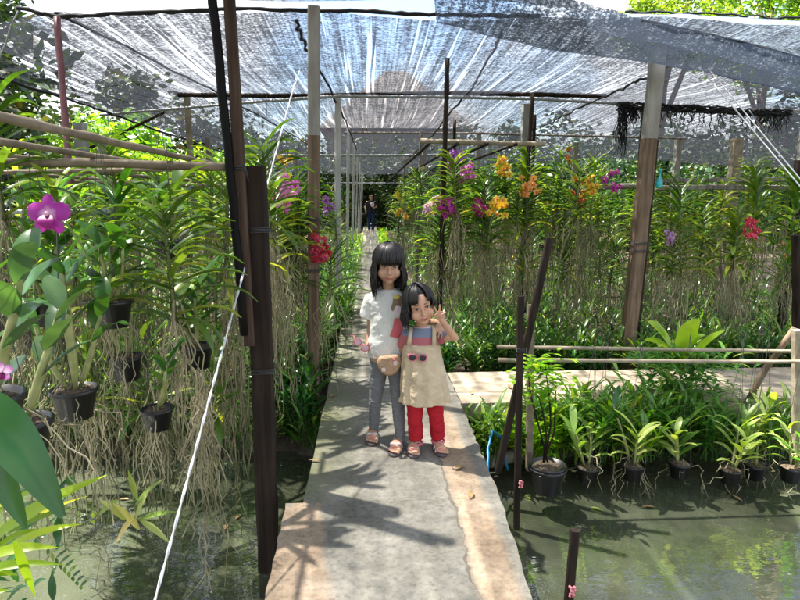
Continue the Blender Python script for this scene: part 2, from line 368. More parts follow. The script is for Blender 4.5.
def roof(u, v):
    x = -3.62+u*15.6; yb = 34 if x < 3 else (34-(x-3)/3*17 if x < 6 else 17)
    y = 5.12+v**1.6*(yb-5.12); z = roofz(x, y)
    if v > .985: z -= .12
    return V((x, y, z))
netgrid('shade_net', roof, 90, 70, M['net'], 'long grey shade net roof stretched over the orchid beds into the distance')
def front(u, v):
    x = -2.7+u*(4.4-2.2*(1-v)**.8); y = -3+v*8.08
    return V((x, y, 3.03+.02*math.sin(x*3)-.05*math.sin(math.pi*v)+.02*noise.noise(V((x*1.5, y, 1)))))
netgrid('shade_net', front, 30, 40, M['net_front'], 'near shade net panel directly overhead in front of the black seam rope')
lo = [P(440, 22, 5.1), P(540, 48, 5.12), P(655, 61, 5.14), P(700, 69, 5.12), P(800, 90, 5.1), P(900, 120, 5.0)]
up = [P(430, -30, 4.3), P(575, 0, 4.4), P(640, 18, 4.5), P(700, 31, 4.6), P(800, 56, 4.75), P(900, 92, 4.8)]
def pl(pts, u):
    u = max(0, min(.9999, u))*(len(pts)-1); i = int(u); return pts[i].lerp(pts[i+1], u-i)
netgrid('shade_net', lambda u, v: pl(lo, u).lerp(pl(up, u), v)+V((0, .05*math.sin(v*6.3), -.10*math.sin(v*3.14)))+V((0, .02, .02))*noise.noise(V((u*14, v*5, 0))), 50, 14, M['net_thick'], 'bluish doubled shade net draped diagonally across the upper right')
lo2 = [P(585, 30, 5.2), P(640, 40, 5.2), P(700, 52, 5.2), P(800, 80, 5.2), P(900, 100, 5.2)]; up2 = [P(560, 9, 6.4), P(625, 13, 6.4), P(700, 15, 6.4), P(800, 20, 6.4), P(900, 26, 6.4)]
netgrid('shade_net', lambda u, v: pl(lo2, u).lerp(pl(up2, u), v)+V((0, 0, .02*noise.noise(V((u*10, v*5, 0))))), 30, 10, M['net_light'], 'pale blue shade net panel rising to the tree line at the top right')
# net ropes and hems
def rope(name, pts, r, mat, label, cat='rope', sub=6, wob=.012, group=None, n=5, spiral=0):
    m_ = MB(); out = []
    for i in range(len(pts)-1):
        for k in range(sub): out.append(pts[i].lerp(pts[i+1], k/sub)+V((rnd.uniform(-wob, wob), 0, rnd.uniform(-wob, wob))))
    out.append(pts[-1]); m_.tube(out, [r*rnd.uniform(.8, 1.25) for _ in out], n); return setobj(name, m_, mat, label, cat, group)
rope('net_seam_rope', [P(18, 8, 5.1), P(60, 17, 5.1), P(120, 13, 5.1), P(240, 9, 5.1), P(360, 11, 5.1), P(442, 15, 5.1), P(540, 16, 5.0)], .016, M['net_edge'], 'thick black seam where two net panels join across the top', 'net seam', 12, .006, n=7)
rope('net_hem_rope', [P(18, 8, 5.1), P(0, 60, 5.3)], .006, M['steel'], 'thin grey cord slanting down at the top left edge of the net')
rope('net_rope', [V((-2.45, 5.15, 2.93)), V((-2.0, 8.5, 2.86)), V((-1.6, 14, 2.8)), V((-1.1, 22, 2.7))], .012, M['rope'], 'black rope under the net running from the red pipe top into the distance', sub=10)
rope('net_rope', [P(296, 22, 5.0), P(306, 48, 6.0), P(326, 80, 7.6), P(345, 120, 10.5), P(357, 150, 16)], .013, M['rope'], 'frayed black rope under the net beside the tall left walkway post', sub=10, wob=.016)
rope('net_rope', [P(503, 32, 5.6), P(492, 55, 6.5), P(470, 90, 8.2), P(430, 138, 13), P(405, 162, 20)], .014, M['rope'], 'black rope hanging under the net toward the middle right bed', sub=10, wob=.016)
rope('net_rope', [P(660, 72, 5.4), P(625, 88, 6.6), P(575, 110, 9), P(540, 128, 11.5)], .012, M['rope'], 'black rope curving down behind the tall right post', sub=10, wob=.016)
rope('net_hem_rope', [V((-3.6, 5.2, 2.64)), V((-3.62, 8, 2.66)), V((-3.62, 11, 2.62)), V((-3.6, 20, 2.55))], .018, M['net_edge'], 'rolled black hem along the left edge of the net roof', sub=12, wob=.01)
rope('net_hem_rope', [P(640, 19, 4.52), P(700, 32, 4.62), P(800, 57, 4.77), P(880, 84, 4.8)], .008, M['net_edge'], 'dark folded hem along the top of the draped bluish net', sub=8, wob=.004)
rope('net_hem_rope', [P(625, 12, 6.4), P(700, 14, 6.4), P(800, 19, 6.4), P(880, 24, 6.4)], .011, M['net_edge'], 'ragged dark hem against the trees at the top right', sub=12, wob=.015)
for (a, b_, ya, yb, lab) in (((700, 68), (800, 186), 5.1, 4.5, 'left one of the two white stay wires at the right'), ((708, 68), (806, 186), 5.1, 4.5, 'right one of the two white stay wires at the right')):
    p, q = P(*a, ya), P(*b_, yb); rope('stay_wire', [p, q, q+(q-p)*1.3], .005, M['cable'], lab, 'wire', 3, .001)
rope('stay_wire', [P(750, 110, 8), P(775, 145, 8), P(800, 162, 8), P(840, 180, 8)], .006, M['steel'], 'thin grey wire sagging beside the far right concrete post', 'wire', 4, .01)
p, q = P(296, 78, 4.55), P(155, 600, 1.72)
m_ = MB()
dd = (q-p).normalized(); sd = dd.cross(V((0, 0, 1))).normalized()
e_ = q+(q-p)*.28
for s_ in (0, 1):
    m_.tube([p.lerp(e_, t/160)+(sd*math.cos(t*.9+s_*math.pi)+sd.cross(dd)*math.sin(t*.9+s_*math.pi))*.0028 for t in range(161)], .0030, 6)
setobj('stay_cable', m_, M['cable'], 'twisted white stay cable slanting from the left walkway post down to the lower left corner', 'cable')
rope('stay_wire', [P(300, 70, 4.6), P(262, 190, 4.3), P(247, 240, 4.2)], .0025, M['cable'], 'thin white cord hanging beside the twisted stay cable', 'wire', 3, .002)

# ================================================================== POSTS AND RAILS
def post(name, base, top, w, mat, label, cat='post', d=None, group=None, rings=()):
    r_ = random.Random(hash(label) % 999 if False else len(label)*7)
    e = empty(name, base, label, cat, group); m_ = MB(); m_.squarepost(V((0, 0, 0)), V(top)-V(base), w, d, seg=14, wob=w*.035, rnd=r_)
    m_.obj('shaft', mat, e, smooth=False)
    if rings:
        for t in rings:
            q = MB(); c = (V(top)-V(base))*t
            for k in range(4):
                h = w*.62; z = k*.007; q.tube([c+V((-h, -h, z)), c+V((h, -h, z+.004)), c+V((h, h, z)), c+V((-h, h, z+.004)), c+V((-h, -h, z))], .0022, 4)
            q.tube([c+V((h, -h, 0)), c+V((h*1.6, -h*1.5, -.05)), c+V((h*1.2, -h*1.8, .03))], .002, 4)
            q.obj('wire_tie', M['wire'], e)
    return e
def pole(name, pts, r, mat, label, cat='pole', nodes=True, group=None, n=8, e=None):
    pts = [V(p) for p in pts]; m_ = MB(); out = []; rr = []
    for i in range(len(pts)-1):
        k_ = max(2, int((pts[i+1]-pts[i]).length/.12)); k_ = min(k_, 40)
        for k in range(k_):
            out.append(pts[i].lerp(pts[i+1], k/k_)+V((rnd.uniform(-1, 1), rnd.uniform(-1, 1), rnd.uniform(-1, 1)))*r*.12); rr.append(r*(1.14 if nodes and k % 3 == 0 else rnd.uniform(.94, 1.04)))
    out.append(pts[-1]); rr.append(r); m_.tube(out, rr, n)
    return setobj(name, m_, mat, label, cat, group)
# tall posts, row by row down the walkway
b0 = G(309, 312, -.2); 
T1 = P(314, 10, 4.62); B1 = V((-.47, 4.62, -.3))
post('tall_post', B1, B1.lerp(T1, .72), .085, M['post_wood'], 'tall brown timber post with a pale top beside the left edge of the walkway', rings=(.55, .72))
m_ = MB(); m_.squarepost(B1.lerp(T1, .7202), T1+V((0, 0, .02)), .083, .083, seg=5, wob=.002); o = m_.obj('concrete_cap', M['concrete_post'], None, False)
par = [x for x in C.objects if x.name.startswith('tall_post')][0]; o.parent = par; o.location = -par.location
ys_ = [9.0, 12.6, 16.2, 19.8, 23.4, 27, 30.6]; nm = ['first', 'second', 'third', 'fourth', 'fifth', 'sixth', 'seventh']
for y, k in zip(ys_, nm):
    post('concrete_post', V((-.50, y, -.25)), V((-.50+.006*y, y, 2.90-.010*max(0, y-12))), .088 if y < 12 else .062 if y < 18 else .042, M['post_white'], f'{k} white concrete post after the brown one, in the line left of the walkway', group='white concrete posts along the walkway')
pr = P(633, 362, 5.35); post('tall_post', V((2.38, 5.35, -.2)), V((2.448, 5.315, 2.0)), .115, M['post_wood'], 'tall square timber post with pale upper half standing right of the side path', rings=(.55, .58))
par = [x for x in C.objects if x.name.startswith('tall_post.')][0]; m_ = MB(); m_.squarepost(V((.0682, -.0351, 2.201)), V((.0885, -.049, 2.95)), .113, .113, seg=5, wob=.002); m_.obj('concrete_cap', M['concrete_post'], par, False)
m_ = MB(); m_.squarepost(V((.09, .06, 0)), V((.145, .03, 2.2)), .07, .05, seg=10, wob=.003); m_.obj('dark_batten', M['post_dark'], par, False)
for i, (x, y, ztop, wd, mt, lab) in enumerate([
    (2.30, 9.2, 2.86, .10, 'concrete_post', 'pale concrete post rising behind the orange orchids right of centre'),
    (2.3, 13.2, 2.85, .10, 'concrete_post', 'distant pale post behind the violet orchids'),
    (6.95, 9.6, 2.82, .14, 'concrete_post', 'white concrete post at the far right edge of the photo'),
    (6.6, 13, 2.75, .13, 'concrete_post', 'short white concrete post behind the wooden rail at right'),
    (5.1, 8.4, 2.3, .13, 'bamboo_pale', 'grey mossy post standing behind the wooden rail'),
    (4.45, 9.6, 2.2, .10, 'post_grey', 'thin brown post behind the wooden rail left of the mossy one'),
    (3.05, 9.1, 2.3, .07, 'post_grey', 'slim grey post just right of the tall timber post'),
    (2.74, 6.1, 2.35, .07, 'post_dark', 'dark upright batten behind the tall right timber post'),
    (-4.15, 9.2, 2.55, .16, 'concrete_post', 'short concrete post outside the left edge of the net'),
    (-2.55, 9.0, 2.9, .075, 'bamboo_pale', 'slim greenish pole under the net left of the near posts'),
    (-3.0, 7.2, 2.1, .11, 'post_grey', 'grey upright in front of the bright bushes at left'),
    (4.75, 6.6, 1.9, .09, 'post_dark', 'dark stake at the right edge behind the red orchid'),
    (1.45, 17, 2.8, .09, 'post_grey', 'far grey post in the right bed behind the flowers'),
    (-1.9, 16.5, 2.75, .09, 'concrete_post', 'far pale post in the left bed under the net'),
    (-3.3, 13, 2.7, .10, 'post_grey', 'far post near the left edge of the net'),
]):
    post('post', V((x, y, -.3)), V((x+.01*y*(1 if x > 0 else -1)*.3, y, ztop)), wd, M[mt], lab)
for (x, y, ztop, lab) in [(.66, 5.75, 2.75, 'thin dark pole at the front corner of the right orchid bed'), (.72, 9.4, 2.5, 'slim dark pole standing in the right bed near the walkway'), (1.62, 6.4, 2.55, 'leaning brown pole among yellow orchids'),
                     (.75, 14, 2.4, 'distant thin pole at the walkway side of the right bed'), (2.0, 7.6, 2.5, 'thin pole beside the small orange orchid'), (1.2, 8.9, 2.6, 'slender dark pole between violet and orange orchids')]:
    pole('rack_pole', [V((x, y, -.25)), V((x+.03, y, ztop*.5)), V((x+.08*rnd.uniform(0, 1), y, ztop))], .022, M['post_dark' if y < 9 else 'post_grey'], lab)
# foreground left cluster
post('stub_post', V(P(270, 592, 3.02)), P(255, 166, 3.02), .105, M['post_dark'], 'thick dark timber post standing in the left canal with a sawn top', rings=(.55, .86), d=.09)
post('leaning_pole', P(250, 345, 2.97), P(228, -25, 2.93), .050, M['post_mid'], 'brown timber pole lashed to the front of the thick canal post', rings=(.5,))
pole('black_pipe', [P(244, 335, 2.93), P(233, 200, 2.92), P(210, -25, 2.92)], .021, M['black_pipe'], 'black pipe leaning behind the brown pole at the left', nodes=False, n=10)
pole('red_pipe', [P(74, 330, 4.9), P(70, 180, 4.95), P(57, 17, 5.0)], .026, M['red_pipe'], 'dull red metal pipe holding up the net corner at top left', nodes=False, n=10)
# left racks
pole('rack_rail', [P(-40, 162, 2.96), P(80, 163, 2.96), P(228, 167, 2.94)], .019, M['bamboo'], 'front bamboo rail crossing to the thick dark canal post', 'rail', group='bamboo rails of the left rack')
for (a, b_, x0, r, lab) in [((-60, 103), (212, 164), -.95, .014, 'nearest long bamboo rail running away at the upper left'), ((-60, 132), (152, 165), -1.30, .013, 'second long bamboo rail below the nearest one at upper left'),
                            ((-60, 150), (120, 166), -1.78, .013, 'third long bamboo rail at the left behind the front rail')]:
    d0, d1 = ray(*a), ray(*b_); pole('rack_rail', [V((0, 0, CAMZ))+d0*(x0/d0.x), V((0, 0, CAMZ))+d1*(x0/d1.x)], r, M['bamboo'], lab, 'rail', group='bamboo rails of the left rack')
for i, (a, b_, ya, yb, mt, lab) in enumerate([((0, 172), (262, 168), 4.2, 4.2, 'bamboo', 'thin rail just under the front bamboo rail'), ((60, 181), (300, 188), 5.0, 5.6, 'bamboo', 'thin bamboo rail in the middle of the left rack'),
        ((-20, 170), (250, 192), 4.0, 9.0, 'bamboo', 'long thin rail receding through the left bed'), ((90, 172), (300, 190), 4.4, 9.0, 'bamboo', 'receding thin rail behind the wires at left'),
        ((-20, 212), (110, 211), 4.3, 4.3, 'steel', 'grey metal tube behind the big magenta flower'), ((100, 115), (280, 100), 9.0, 8.6, 'steel', 'pale crossbar reaching from the left concrete post'),
        ((90, 148), (165, 112), 7.6, 7.6, 'post_dark', 'dark diagonal brace below the left net hem')]):
    pole('rack_rail', [P(*a, ya), P(*b_, yb)], .014 if i < 4 else .018, M[mt], lab, 'rail')
# crossbars
pole('crossbar', [P(178, 95, 8.6), P(300, 96, 8.6), P(460, 93, 8.6), P(606, 96, 8.6)], .03, M['post_dark'], 'long dark crossbar carrying the net across the picture')
pole('crossbar', [P(270, 101, 8.4), P(340, 96, 8.4), P(440, 97, 8.4), P(540, 99, 8.4), P(625, 104, 8.4)], .022, M['steel'], 'bent pale pipe just beneath the long dark crossbar', nodes=False)
pole('crossbar', [P(724, 110, 8.4), P(800, 111, 8.4), P(860, 112, 8.4)], .022, M['steel'], 'short pale pipe at the right end of the torn netting', nodes=False)
pole('crossbar', [V((-3.4, 17, 2.62)), V((0, 17, 2.62)), V((3, 17, 2.66))], .03, M['steel'], 'distant horizontal pipe over the walkway')
pole('crossbar', [V((-3.6, 31, 2.2)), V((0, 31, 2.18)), V((4, 31, 2.2))], .04, M['steel'], 'farthest pipe across the dark end of the net tunnel')
pole('crossbar', [V((-.5, 12.6, 2.78)), V((2.3, 12.6, 2.78)), V((6.6, 12.6, 2.7))], .022, M['post_grey'], 'grey crossbar in the middle of the net tunnel')
# right rack frame
pole('rack_rail', [P(420, 141, 5.8), P(480, 143, 5.8), P(545, 144, 5.8)], .022, M['bamboo_pale'], 'pale bamboo rail at the front top of the right rack', 'rail')
for k, (a, lab) in enumerate([((429, 144), 'leftmost dark rail'), ((458, 144), 'second dark rail from the left'), ((487, 144), 'third dark rail from the left'), ((516, 144), 'rightmost dark rail')]):
    p = P(*a, 5.75); pole('rack_rail', [p, V((p.x-.05, 19, p.z-.05))], .016, M['post_dark'], lab+' behind the pale front rail at right', 'rail', group='rails of the right rack')
pole('rack_rail', [P(590, 187, 6.6), P(650, 186, 6.6)], .03, M['post_grey'], 'short grey rail joined to the tall right post', 'rail')
# wooden rail fence right
def plank_rail(a, b_, ya, yb, lab):
    e = empty('wooden_rail', P(*a, ya), lab, 'rail', 'wooden rails at the right'); p, q = V((0, 0, 0)), P(*b_, yb)-P(*a, ya); n = 4
    for i in range(n):
        m_ = MB(); x0, x1 = p.lerp(q, i/n), p.lerp(q, (i+1.06)/n); m_.squarepost(x0+V((0, 0, rnd.uniform(-.01, .01))), x1, .055, .09, seg=4, wob=.005); m_.obj('plank', M['post_grey'], e, False)
plank_rail((655, 187), (850, 189), 6.9, 6.9, 'lower weathered plank rail right of the tall timber post'); plank_rail((655, 181), (850, 178), 8.1, 8.1, 'upper weathered plank rail farther back at the right')
pole('rail_under_plant', [P(497, 347, 3.98), P(640, 349, 3.98), P(830, 352, 3.98)], .0125, M['bamboo_pale'], 'rear of the two thin rods holding hanging pots over the right canal', 'rod')
pole('rail_under_plant', [P(498, 360, 3.62), P(640, 361, 3.62), P(830, 362, 3.62)], .0125, M['bamboo_pale'], 'front one of the two thin rods over the right canal', 'rod')
post('canal_stake', P(516, 556, 3.35), P(521, 296, 3.35), .035, M['post_dark'], 'dark upright stake in the right canal beside the walkway', rings=(.8,))
post('canal_stake', P(498, 472, 3.62), P(550, 238, 3.62), .042, M['post_dark'], 'dark stake leaning right across the upright stake', d=.034)
post('canal_stake', P(529, 470, 3.75), P(531, 305, 3.75), .042, M['bamboo'], 'pale bamboo stake behind the dark upright stake')
post('canal_stake', P(565, 640, 2.25), P(575, 530, 2.25), .034, M['post_dark'], 'short dark stake poking out of the right canal at the bottom')
post('canal_stake', P(797, 470, 3.7), P(797, 330, 3.7), .05, M['bamboo_pale'], 'bamboo stake at the right edge holding the rods')
post('canal_stake', P(800, 395, 5.0), P(799, 235, 5.0), .09, M['post_dark'], 'broad dark stake at the right edge behind the side path')
pole('leaning_stick', [P(744, 408, 4.15), P(765, 370, 4.1), P(795, 328, 4.0)], .022, M['post_wood'], 'crooked brown stick leaning over the side path at right')
pole('floating_log', [P(470, 466, 4.0), P(536, 450, 4.05)], .045, M['post_grey'], 'pale log lying at the water edge beside the walkway', 'log')
for (a, y, l) in (((521, 484), 3.32, 'pink snail egg cluster on the dark upright stake'), ((572, 592), 2.22, 'pink snail egg cluster on the short stake at the bottom')):
    m_ = MB(); c = P(*a, y)
    for k in range(26): m_.ellip(c+V((rnd.uniform(-.012, .012), rnd.uniform(-.006, .006), rnd.uniform(-.022, .022))), (.006, .006, .006), nu=6, nv=4)
    setobj('egg_cluster', m_, M['egg'], l, 'egg cluster')
rope('blue_hose', [P(508, 470, 3.95), P(500, 436, 3.9), P(492, 431, 3.8), P(488, 448, 3.7), P(488, 480, 3.5), P(499, 525, 3.25)], .009, M['blue_hose'], 'bright blue hose dropping into the water beside the walkway', 'hose', 6, .003, n=8)
rope('blue_hose', [P(680, 399, 4.3), P(760, 395, 4.34), P(840, 393, 4.36)], .013, M['blue_hose'], 'blue hose lying along the front of the side path', 'hose', 6, .003, n=8)
# turquoise bottle on the tall post
e = empty('plastic_bottle', P(659, 188, 5.22), 'small turquoise plastic bottle hanging on the tall right timber post', 'bottle')
m_ = MB(); prof = [(0, .022), (.01, .027), (.05, .028), (.08, .016), (.10, .010), (.14, .010)]
m_.rings([(V((0, 0, z)), r_, r_) for z, r_ in prof], 12); m_.obj('bottle_body', M['turq'], e)
m_ = MB(); m_.rings([(V((0, 0, .14)), .016, .016), (V((0, 0, .165)), .016, .016)], 10); m_.obj('cap', M['turq'], e)
# torn netting rolled on the crossbar
m_ = MB(); pts = [P(620, 106, 8.3), P(650, 107, 8.3), P(700, 109, 8.3), P(760, 112, 8.3), P(790, 113, 8.3)]
for k in range(13):
    m_.tube([pl(pts, t/30)+V((rnd.uniform(-.05, .05), rnd.uniform(-.05, .05), rnd.uniform(-.05, .05))) for t in range(31)], .013, 5)
for k in range(260):
    t = rnd.random(); t = t if rnd.random() < .6 else rnd.uniform(0, .14); p = pl(pts, t); ln = rnd.uniform(.08, .3)*(2.3 if t < .06 else 1); q = [p]
    for i in range(6): q.append(q[-1]+V((rnd.uniform(-.035, .035), rnd.uniform(-.02, .02), -ln/6)))
    m_.tube(q, [.006, .006, .005, .005, .005, .004, .003], 4)
setobj('torn_netting', m_, M['net_edge'], 'ragged black netting bunched and dangling on the crossbar behind the tall right post', 'netting')

# ================================================================== BUILDINGS (seen through the net)
def house(loc, w_, d_, h, rh, wall, roofc, lab, rz=0):
    e = empty('house', loc, lab, 'house', None, rz); m_ = MB(); m_.box((0, 0, h/2), (w_, d_, h)); m_.obj('wall', wall, e, False)
    m_ = MB(); o_ = .8; a = [V((-w_/2-o_, -d_/2-o_, h)), V((w_/2+o_, -d_/2-o_, h)), V((w_/2+o_, d_/2+o_, h)), V((-w_/2-o_, d_/2+o_, h)), V((-w_*.08, 0, h+rh)), V((w_*.08, 0, h+rh))]
    m_.add(a, [(0, 1, 5, 4), (1, 2, 5), (2, 3, 4, 5), (3, 0, 4), (3, 2, 1, 0)]); m_.obj('roof', roofc, e, False)
    for k in range(5):
        m_ = MB(); x = -w_/2+w_*(k+.5)/5; m_.box((x, -d_/2-.03, h*.6), (w_*.09, .1, h*.25)); f = m_.obj('window', M['post_grey'], e, False)
        m_ = MB(); m_.box((x, -d_/2-.09, h*.6), (w_*.07, .03, h*.21)); m_.obj('pane', M['glass'], f, False)
M['housew'] = plain('dark_house_wall', (.20, .18, .16), .9, .15, 2)
M['glass'] = plain('window_glass', (.05, .07, .09), .08, .2, 3, bs=0)
M['rooftile'] = plain('roof_tiles', (.20, .19, .19), .8, .3, 3, (1, 1, 12)); M['rooftile2'] = plain('red_roof_tiles', (.28, .17, .12), .8, .3, 3, (1, 1, 12)); M['wall'] = plain('house_wall', (.42, .38, .33), .9, .15, 2)
house((2.6, 62, -.3), 13, 9, 8.0, 6.0, M['housew'], M['rooftile'], 'large house with a dark hipped roof beyond the end of the net tunnel')

# ================================================================== TREES
def crown_mesh(seed, rx, rz_, n_cl, per, leaf, mat, low=-1.0):
    r = random.Random(seed); m_ = MB()
    for c in range(n_cl):
        while True:
            p = V((r.uniform(-1, 1), r.uniform(-1, 1), r.uniform(low, 1)))
            if .35 < p.length < 1: break
        cc = V((p.x*rx, p.y*rx, p.z*rz_)); cr_ = r.uniform(.16, .34)*rx
        for k in range(per):
            d = V((r.gauss(0, 1), r.gauss(0, 1), r.gauss(0, .8))).normalized()*cr_*r.uniform(.55, 1.1); q = cc+d
            a = V((r.gauss(0, 1), r.gauss(0, 1), r.gauss(-.3, .5))).normalized(); b_ = a.cross(V((r.gauss(0, 1), r.gauss(0, 1), r.gauss(0, 1)))).normalized()
            s = leaf*r.uniform(.6, 1.3); m_.quad(q, q+a*s*.5+b_*s*.24, q+a*s, q+a*s*.5-b_*s*.24)
    return m_.mesh('crown', mat, False)
def trunk_mesh(seed, h, r0):
    r = random.Random(seed); m_ = MB(); p = V((0, 0, 0)); pts = [p]
    for i in range(6): p = p+V((r.uniform(-.12, .12), r.uniform(-.12, .12), h/6)); pts.append(p)
    m_.tube(pts, [r0*(1-.1*i) for i in range(7)], 8)
    for k in range(7):
        s = pts[3+k % 4]; a = r.uniform(0, 6.28); q = [s]
        for i in range(4): q.append(q[-1]+V((math.cos(a)*h*.12, math.sin(a)*h*.12, h*.13)))
        m_.tube(q, [r0*.5*(1-.2*i) for i in range(5)], 6)
    return m_.mesh('trunk', M['post_wood'])
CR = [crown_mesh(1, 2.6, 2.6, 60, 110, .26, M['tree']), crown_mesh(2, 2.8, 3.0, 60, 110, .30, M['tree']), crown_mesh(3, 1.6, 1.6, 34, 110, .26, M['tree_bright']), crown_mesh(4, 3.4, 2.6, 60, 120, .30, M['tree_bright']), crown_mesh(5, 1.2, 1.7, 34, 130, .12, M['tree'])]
TK = [trunk_mesh(7, 3.2, .16), trunk_mesh(8, 3.6, .18)]
def tree(x, y, cz, cr, lab, sc_=1.0, th=None, cat='tree', group=None, z0=-.3):
    e = empty('tree', (x, y, z0), lab, cat, group, rnd.uniform(0, 6.28)); link('crown', CR[cr], e, (0, 0, cz-z0), None, sc_); s = max(.2, (cz-z0)/3.4)
    link('trunk', TK[cr % 2], e, (0, 0, 0), None, (min(1.1, max(.5, s*.6)),)*2+(s,)); return e
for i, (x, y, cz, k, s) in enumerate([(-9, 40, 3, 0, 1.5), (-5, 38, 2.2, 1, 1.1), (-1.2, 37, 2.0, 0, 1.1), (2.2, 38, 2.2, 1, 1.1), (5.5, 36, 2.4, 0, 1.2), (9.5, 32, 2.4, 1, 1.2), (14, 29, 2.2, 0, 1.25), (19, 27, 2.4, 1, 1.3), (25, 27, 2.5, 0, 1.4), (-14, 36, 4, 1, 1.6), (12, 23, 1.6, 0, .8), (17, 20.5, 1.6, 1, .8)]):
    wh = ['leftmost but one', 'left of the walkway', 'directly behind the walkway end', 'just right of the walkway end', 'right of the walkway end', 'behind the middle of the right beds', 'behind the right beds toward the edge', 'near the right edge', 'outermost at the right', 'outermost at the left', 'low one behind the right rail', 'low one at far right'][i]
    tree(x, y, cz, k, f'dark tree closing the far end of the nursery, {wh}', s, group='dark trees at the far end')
for i, (x, y) in enumerate([(6.5, 21), (9.3, 20), (12, 19.5), (14.5, 19), (8, 23), (11, 22.5), (3.8, 27), (1.2, 33), (-1.4, 33), (-3.6, 30)]):
    tree(x, y, 1.5, i % 2, f'low dark tree behind the orchid beds, {ordn(i+1)} of the bushy row under the net edge', .72, group='low dark trees behind the beds')
tree(-4.6, 6.3, 3.4, 4, 'dark feathery bough hanging into the top left corner', .8)
tree(-7.6, 9.2, 3.2, 1, 'dense dark tree outside the net at the upper left corner', 1.0); tree(-6.2, 8.2, 1.9, 0, 'dark leafy tree below the left net hem', .62)
tree(-8.6, 12.5, 2.4, 0, 'dark tree behind the left rack', .9); tree(-5.0, 7.9, 4.75, 4, 'overhanging dark branch crown at the top left corner', .8); tree(-11.5, 16, 3.5, 1, 'tall dark tree farther off at the left', 1.1)
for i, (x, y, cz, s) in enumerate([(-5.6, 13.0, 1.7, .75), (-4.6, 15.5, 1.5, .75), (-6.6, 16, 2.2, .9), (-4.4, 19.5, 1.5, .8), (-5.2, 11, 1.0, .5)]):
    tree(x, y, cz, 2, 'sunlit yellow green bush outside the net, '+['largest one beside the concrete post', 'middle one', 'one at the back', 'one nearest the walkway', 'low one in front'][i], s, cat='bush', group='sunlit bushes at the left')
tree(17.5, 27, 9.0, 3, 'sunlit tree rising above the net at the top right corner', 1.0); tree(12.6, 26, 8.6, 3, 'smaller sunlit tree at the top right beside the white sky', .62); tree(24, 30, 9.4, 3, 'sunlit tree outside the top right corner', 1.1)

# ================================================================== ORCHIDS
def roots_mb(seed, n, ln, spread, z0=0.0, r0=.0038, seg=9):
    r = random.Random(seed); m_ = MB()
    for k in range(n):
        a = r.uniform(0, 6.28); p = V((math.cos(a)*r.uniform(0, .04), math.sin(a)*r.uniform(0, .04), z0+r.uniform(-.02, .12))); L_ = ln*r.uniform(.35, 1.1); pts = [p]
        o = V((math.cos(a), math.sin(a), 0))*spread*r.uniform(.1, 1)
        for i in range(seg):
            t = (i+1)/seg; pts.append(p+V((o.x*min(1, t*2.2), o.y*min(1, t*2.2), -L_*t+.05*math.sin(t*3)*r.random()))+V((r.uniform(-1, 1), r.uniform(-1, 1), r.uniform(-.4, .4)))*.018)
        rr = r0*r.uniform(.55, 1.1); m_.tube(pts, [rr]*seg+[rr*.5], 3, cap=False)
        if r.random() < .5:
            s = pts[r.randint(2, seg-2)]; q = [s]; b_ = r.uniform(0, 6.28)
            for i in range(4): q.append(q[-1]+V((math.cos(b_)*.025, math.sin(b_)*.025, -.045))+V((r.uniform(-1, 1), r.uniform(-1, 1), r.uniform(-1, 1)))*.012)
            m_.tube(q, rr*.8, 3, cap=False)
    return m_
def vanda_proto(seed, h, n, Ln, W, droop, leafm, rootn, rootl, spread, rootm='root'):
    r = random.Random(seed); lf = MB(); st = MB()
    lean = V((r.uniform(-.08, .08), r.uniform(-.08, .08), 1)); st.tube([lean*h*t for t in (0, .33, .66, 1)], [.011, .011, .009, .006], 6)
    for i in range(n):
        t = i/(n-1); p = lean*(h*(.04+.96*t)); s = 1 if i % 2 else -1; a = (0 if s > 0 else math.pi)+r.gauss(0, .42)
        up_ = .45+1.0*t*t+r.gauss(0, .12); L_ = Ln*(1-.35*t)*r.uniform(.8, 1.12); 
        lf.leaf(p, V((math.cos(a), math.sin(a), up_)), L_, W*r.uniform(.8, 1.15), droop*r.uniform(.7, 1.35), 7, .45, 'strap')
    for k in range(r.randint(1, 3)):   # withered low leaves
        a = r.uniform(0, 6.28); lf.leaf(lean*h*.05, V((math.cos(a), math.sin(a), .1)), Ln*.7, W*.8, 2.6, 6, .4, 'strap')
    wr = MB(); wr.tube([V((0, 0, .05)), V((.01, 0, .9))], .0016, 3, cap=False)
    return dict(stem=st.mesh('stem', M['stem']), foliage=lf.mesh('foliage', M[leafm]), roots=roots_mb(seed+5, rootn, rootl, spread).mesh('roots', M[rootm]), wire=wr.mesh('hanging_wire', M['wire']))
VP = [(vanda_proto(21, .50, 30, .40, .046, 1.3, 'vanda_dark', 22, .85, .13), 'arching dark leaves'),
      (vanda_proto(22, .42, 26, .35, .040, .9, 'vanda_dark', 20, .8, .16, 'rootdark'), 'stiff dark leaves'),
      (vanda_proto(23, .58, 32, .36, .042, 1.5, 'vanda_lime', 24, .95, .12), 'drooping lime leaves'),
      (vanda_proto(24, .34, 22, .40, .034, 1.1, 'vanda_dark', 20, .8, .18), 'wide spread leaves'),
      (vanda_proto(25, .30, 18, .28, .036, .6, 'herb', 16, .6, .14, 'rootdark'), 'small upright leaves'),
      (vanda_proto(26, .62, 34, .30, .030, 1.2, 'vanda_lime', 22, .9, .15, 'rootdark'), 'narrow ladder leaves')]
